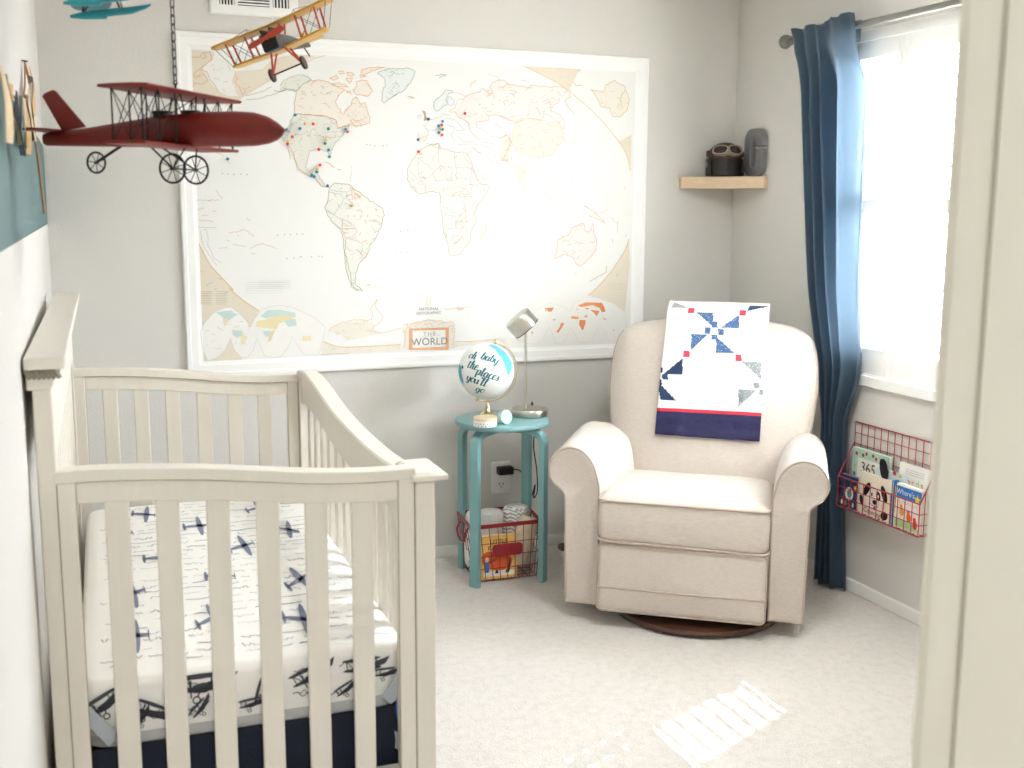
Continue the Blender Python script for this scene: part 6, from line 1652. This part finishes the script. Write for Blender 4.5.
# yellow biplane, banked, nose to the room
Bv = (rt * .17 + up * .25 + fw * .95).normalized(); Sv = rt * .92 + up * .30 - fw * .24
Sv = (Sv - Bv * Sv.dot(Bv)).normalized(); Fv = -Bv; Uv = Sv.cross(Bv).normalized()
m_ye = mat('yellow enamel', '#c4931f', .4, .1, 25); m_yu = mat('aged yellow underside', '#d8b56e', .5, .12, 25); m_rs = mat('orange red struts', '#b9442c', .45, .1, 40); m_eng = mat('engine grey', '#3b3937', .4, .25, 60, .2, 120, metal=.5)
Bm = basis(Fv.normalized(), (Uv.cross(Fv)).normalized(), Uv.normalized(), (-2.318, -1.692, 1.879))
yp = thing('toy_biplane', 'small yellow metal biplane with red propeller banking over the top left of the map', 'model plane', Bm.translation, Bm.to_euler())
bm = newbm(); wing(bm, -.036, .036, .168, .040, .007, .025, .03); obj('upper_wing', bm, m_ye, yp, smooth=50)
bm = newbm(); wing(bm, -.036, .030, .134, -.022, .006, .025, .05); obj('lower_wing', bm, m_ye, yp, smooth=50)
bm = newbm(); loftx(bm, [(-.225, .003, -.004, .008), (-.15, .010, -.010, .012), (-.06, .017, -.018, .017), (.02, .019, -.020, .018), (.03, .019, -.020, .018)], 16, 4); obj('fuselage', bm, m_eng, yp, smooth=40)
bm = newbm(); loftx(bm, [(.028, .021, -.024, .020), (.066, .021, -.024, .020)], 20, 9)
for s_ in (-1, 1):
    for i in range(4): cyl(bm, (.034 + i * .009, s_ * .010, .018), (.034 + i * .009, s_ * .013, .030), .0035, 8)
eng = obj('engine', bm, m_eng, yp, smooth=35)
bm = newbm(); box(bm, .0655, .0668, -.018, .018, -.022, .016); obj('radiator', bm, m_black, eng)
bm = newbm()
for a in (0, PI):
    R = []
    for r_, w_ in ((.002, .004), (.015, .0075), (.038, .0085), (.050, .006), (.053, .002)):
        e = Vector((0, cos(a + .12), sin(a + .12))); s_ = Vector((.35, -sin(a + .12), cos(a + .12))).normalized(); c_ = Vector((.076, 0, .008))
        R.append([c_ + e * r_ + s_ * w_ + Vector((.0008, 0, 0)), c_ + e * r_ - s_ * w_ + Vector((.0008, 0, 0)), c_ + e * r_ - s_ * w_ - Vector((.0008, 0, 0)), c_ + e * r_ + s_ * w_ - Vector((.0008, 0, 0))])
    loft(bm, R)
cyl(bm, (.062, 0, .008), (.080, 0, .008), .005, 12); obj('propeller', bm, m_rs, yp, smooth=40)
def rods(name, mt_, *segs):
    for p, q_, r_ in segs:
        bm = newbm(); tube(bm, [p, q_], r_, 6); obj(name, bm, mt_, yp, smooth=60)
for s_ in (-1, 1):
    for y in (.122, .068):
        for x in (-.024, .022): rods('strut', m_rs, ((x, s_ * y, -.018 + .05 * y - .003), (x, s_ * (y + .004), .041), .0026))
    for x in (-.02, .02): rods('strut', m_rs, ((x, s_ * .017, .014), (x, s_ * .026, .040), .0024))
    for x in (-.012, .028): rods('landing_strut', m_rs, ((x, s_ * .017, -.018), (.008, s_ * .042, -.070), .0026))
    for x in (-.024, .022):
        rods('wire', m_dark, ((x, s_ * .122, -.014), (x, s_ * .068, .040), .0006), ((x, s_ * .068, -.018), (x, s_ * .122, .042), .0006), ((x, s_ * .130, -.014), (x, s_ * .160, .044), .0007))
    rods('wire', m_dark, ((0, s_ * .068, .044), (0, s_ * .068, .058), .0008))
    bm = newbm(); tube(bm, [(0, s_ * .05, .044), (0, s_ * .068, .058), (0, s_ * .14, .047)], .0006, 5); obj('wire', bm, m_dark, yp)
rods('axle', m_dark, ((.008, -.046, -.070), (.008, .046, -.070), .0020)); rods('tail_skid', m_dark, ((-.175, 0, -.006), (-.195, 0, -.030), .0018))
for s_ in (-1, 1):
    bm = newbm(); lathe(bm, [(0, -.003), (.010, -.004), (.0165, -.003), (.0175, 0), (.0165, .003), (.010, .004), (0, .003)], 24, Matrix.Translation((.008, s_ * .045, -.070)) @ Matrix.Rotation(PI / 2, 4, 'X'))
    obj('wheel', bm, mat('brown wheel', '#3f2019', .5, .15, 40), yp, smooth=40)
bm = newbm(); wing(bm, -.230, -.185, .052, .008, .004, .02); obj('tailplane', bm, m_ye, yp, smooth=50)
bm = newbm(); prism(bm, [(-.232, .008), (-.190, .008), (-.205, .034), (-.225, .040), (-.236, .028)], lambda a, b: (a, -.002, b), lambda a, b: (a, .002, b)); obj('tail_fin', bm, m_ye, yp)
bm = newbm(); a = Bm.inverted() @ Vector((-2.326, -1.692, ZC - .001)); tube(bm, [(0, 0, .038), tuple(a)], .0004, 5); obj('hanging_thread', bm, m_shut, yp)

yp.scale = (.94, .94, .94)
# blue seaplane, mostly above the picture
m_tl = mat('turquoise enamel', '#2b9aa6', .4, .18, 25, .1, 80); m_tl2 = mat('dark turquoise enamel', '#1f7684', .4, .18, 25)
Fb = (rt * .95 + up * .14 + fw * .22).normalized(); Ub = (up - Fb * up.dot(Fb)).normalized(); Ub = (Ub + rt * .02).normalized(); Sb = Ub.cross(Fb).normalized(); Ub = Fb.cross(Sb).normalized()
Bb = basis(Fb, Sb, Ub, (-2.712, -2.063, 1.888))
sp_ = thing('toy_seaplane', 'turquoise toy seaplane on floats hanging at the top left edge of the picture', 'model plane', Bb.translation, Bb.to_euler())
for s_ in (-1, 1):
    bm = newbm(); loftx(bm, [(-.070, .003, -.018, -.013), (-.045, .008, -.022, -.008), (-.004, .010, -.024, -.006), (.0, .010, -.019, -.006), (.045, .009, -.017, -.004), (.072, .006, -.009, -.002), (.084, .002, -.003, .0)], 14, 2.6)
    for v in bm.verts: v.co.y += s_ * .040
    obj('float', bm, m_tl, sp_, smooth=45)
bm = newbm()
for s_ in (-1, 1):
    for x0, x1 in ((-.045, -.035), (.025, .012)): tube(bm, [(x0, s_ * .040, -.008), (x1, s_ * .016, .040)], .0022, 6)
    tube(bm, [(-.045, s_ * .040, -.008), (.012, s_ * .016, .040)], .0012, 5)
for x in (-.04, .03): tube(bm, [(x, -.04, -.010), (x, .04, -.010)], .0016, 6)
obj('struts', bm, m_dark, sp_, smooth=60)
bm = newbm(); loftx(bm, [(-.155, .003, .048, .058), (-.08, .012, .038, .068), (.0, .017, .034, .072), (.06, .017, .034, .072), (.075, .012, .040, .066)], 18, 2.5); obj('fuselage', bm, m_tl, sp_, smooth=45)
bm = newbm(); wing(bm, -.075, .005, .15, .032, .007, .03); obj('lower_wing', bm, m_tl2, sp_, smooth=50)
bm = newbm(); wing(bm, -.06, .025, .17, .105, .007, .03); obj('upper_wing', bm, m_tl, sp_, smooth=50)
bm = newbm()
for s_ in (-1, 1):
    for y in (.12, .05):
        for x in (-.045, -.01): tube(bm, [(x, s_ * y, .034), (x + .012, s_ * y, .105)], .002, 6)
obj('wing_struts', bm, m_tl2, sp_, smooth=60)
bm = newbm(); wing(bm, -.160, -.125, .055, .055, .004, .02); prism(bm, [(-.160, .055), (-.12, .057), (-.14, .09), (-.158, .095)], lambda a, b: (a, -.002, b), lambda a, b: (a, .002, b)); obj('tailplane', bm, m_tl, sp_)
bm = newbm()
for a in (.5, .5 + PI): loft(bm, [[(.080 + dx, cos(a) * r_ - sin(a) * w_, .053 + sin(a) * r_ + cos(a) * w_) for dx, w_ in ((-.001, -w), (.001, -w), (.001, w), (-.001, w))] for r_, w in ((.002, .003), (.03, .005), (.036, .002))])
obj('propeller', bm, m_dark, sp_)
bm = newbm(); a = Bb.inverted() @ (Bb @ Vector((0, 0, .11))).lerp(Vector(((Bb @ Vector((0, 0, .11))).x, (Bb @ Vector((0, 0, .11))).y, ZC - .001)), 1); tube(bm, [(0, 0, .108), tuple(a)], .0004, 5); obj('hanging_thread', bm, m_shut, sp_)

# ---------------------------------------------------------------- garland on the left wall
gd = thing('paper_garland', 'twine garland of tan, navy and white paper flags on the left wall', 'garland', (-2.88, -1.9, 1.7))
m_twine = mat('jute twine', '#a5764f', .9, .15, 80)
SAG = [(-2.883, -1.42, 1.835), (-2.880, -1.55, 1.775), (-2.879, -1.75, 1.725), (-2.879, -2.0, 1.700), (-2.879, -2.3, 1.690), (-2.880, -2.6, 1.695), (-2.883, -2.85, 1.715)]
bm = newbm(); SP = smooth_path(SAG, 8); tube(bm, SP, .0022, 7); obj('twine', bm, m_twine, gd, world=True, smooth=60)
bm = newbm(); tube(bm, smooth_path([(-2.883, -1.42, 1.835), (-2.874, -1.418, 1.78), (-2.872, -1.42, 1.70), (-2.866, -1.42, 1.60), (-2.862, -1.42, 1.53), (-2.859, -1.42, 1.475)], 6), [.0030] * 30 + [.0034], 7); obj('twine_tail', bm, m_twine, gd, world=True, smooth=60)
bm = newbm(); cyl(bm, (-2.8899, -1.42, 1.84), (-2.876, -1.42, 1.838), .002, 10); obj('nail', bm, m_dark, gd, world=True)
fc = [mat('garland tan', '#c9a777', .85, .15, 30), mat('garland navy', '#2c3646', .85, .1, 30), mat('garland white', '#e6e2d8', .85, .05, 30), mat('garland map paper', '#d8c3a0', .85, .25, 45), mat('garland brown', '#7a5a44', .85, .15, 30)]
for i in range(13):
    t = 3 + i * 3.1; p = SP[min(len(SP) - 1, int(t))]
    ln = .112 - .014 * (i % 3); w_ = .042
    bm = newbm(); R = []
    for k in range(7):
        h = k / 6; curl = .003 * sin(h * 4 + i)
        x = -2.8795 + .008 + .004 * h + curl
        ww = w_ / 2 * (1 if k < 6 else .9); tw = .004 * sin(i * 2.1 + h * 2)
        R.append([(x - tw, p.y - ww, p.z + .004 - ln * h), (x + tw, p.y + ww, p.z + .004 - ln * h - (.0 if k < 6 else .0)), (x + tw + .0012, p.y + ww, p.z + .004 - ln * h), (x - tw + .0012, p.y - ww, p.z + .004 - ln * h)])
    loft(bm, R); o = obj('flag', bm, fc[(0, 1, 2, 3, 4, 1, 0, 3, 2, 1, 0, 4, 3)[i]], gd, world=True)
    o['label'] = ('tan', 'navy', 'white', 'map print', 'brown')[(0, 1, 2, 3, 4, 1, 0, 3, 2, 1, 0, 4, 3)[i]] + ' paper flag'
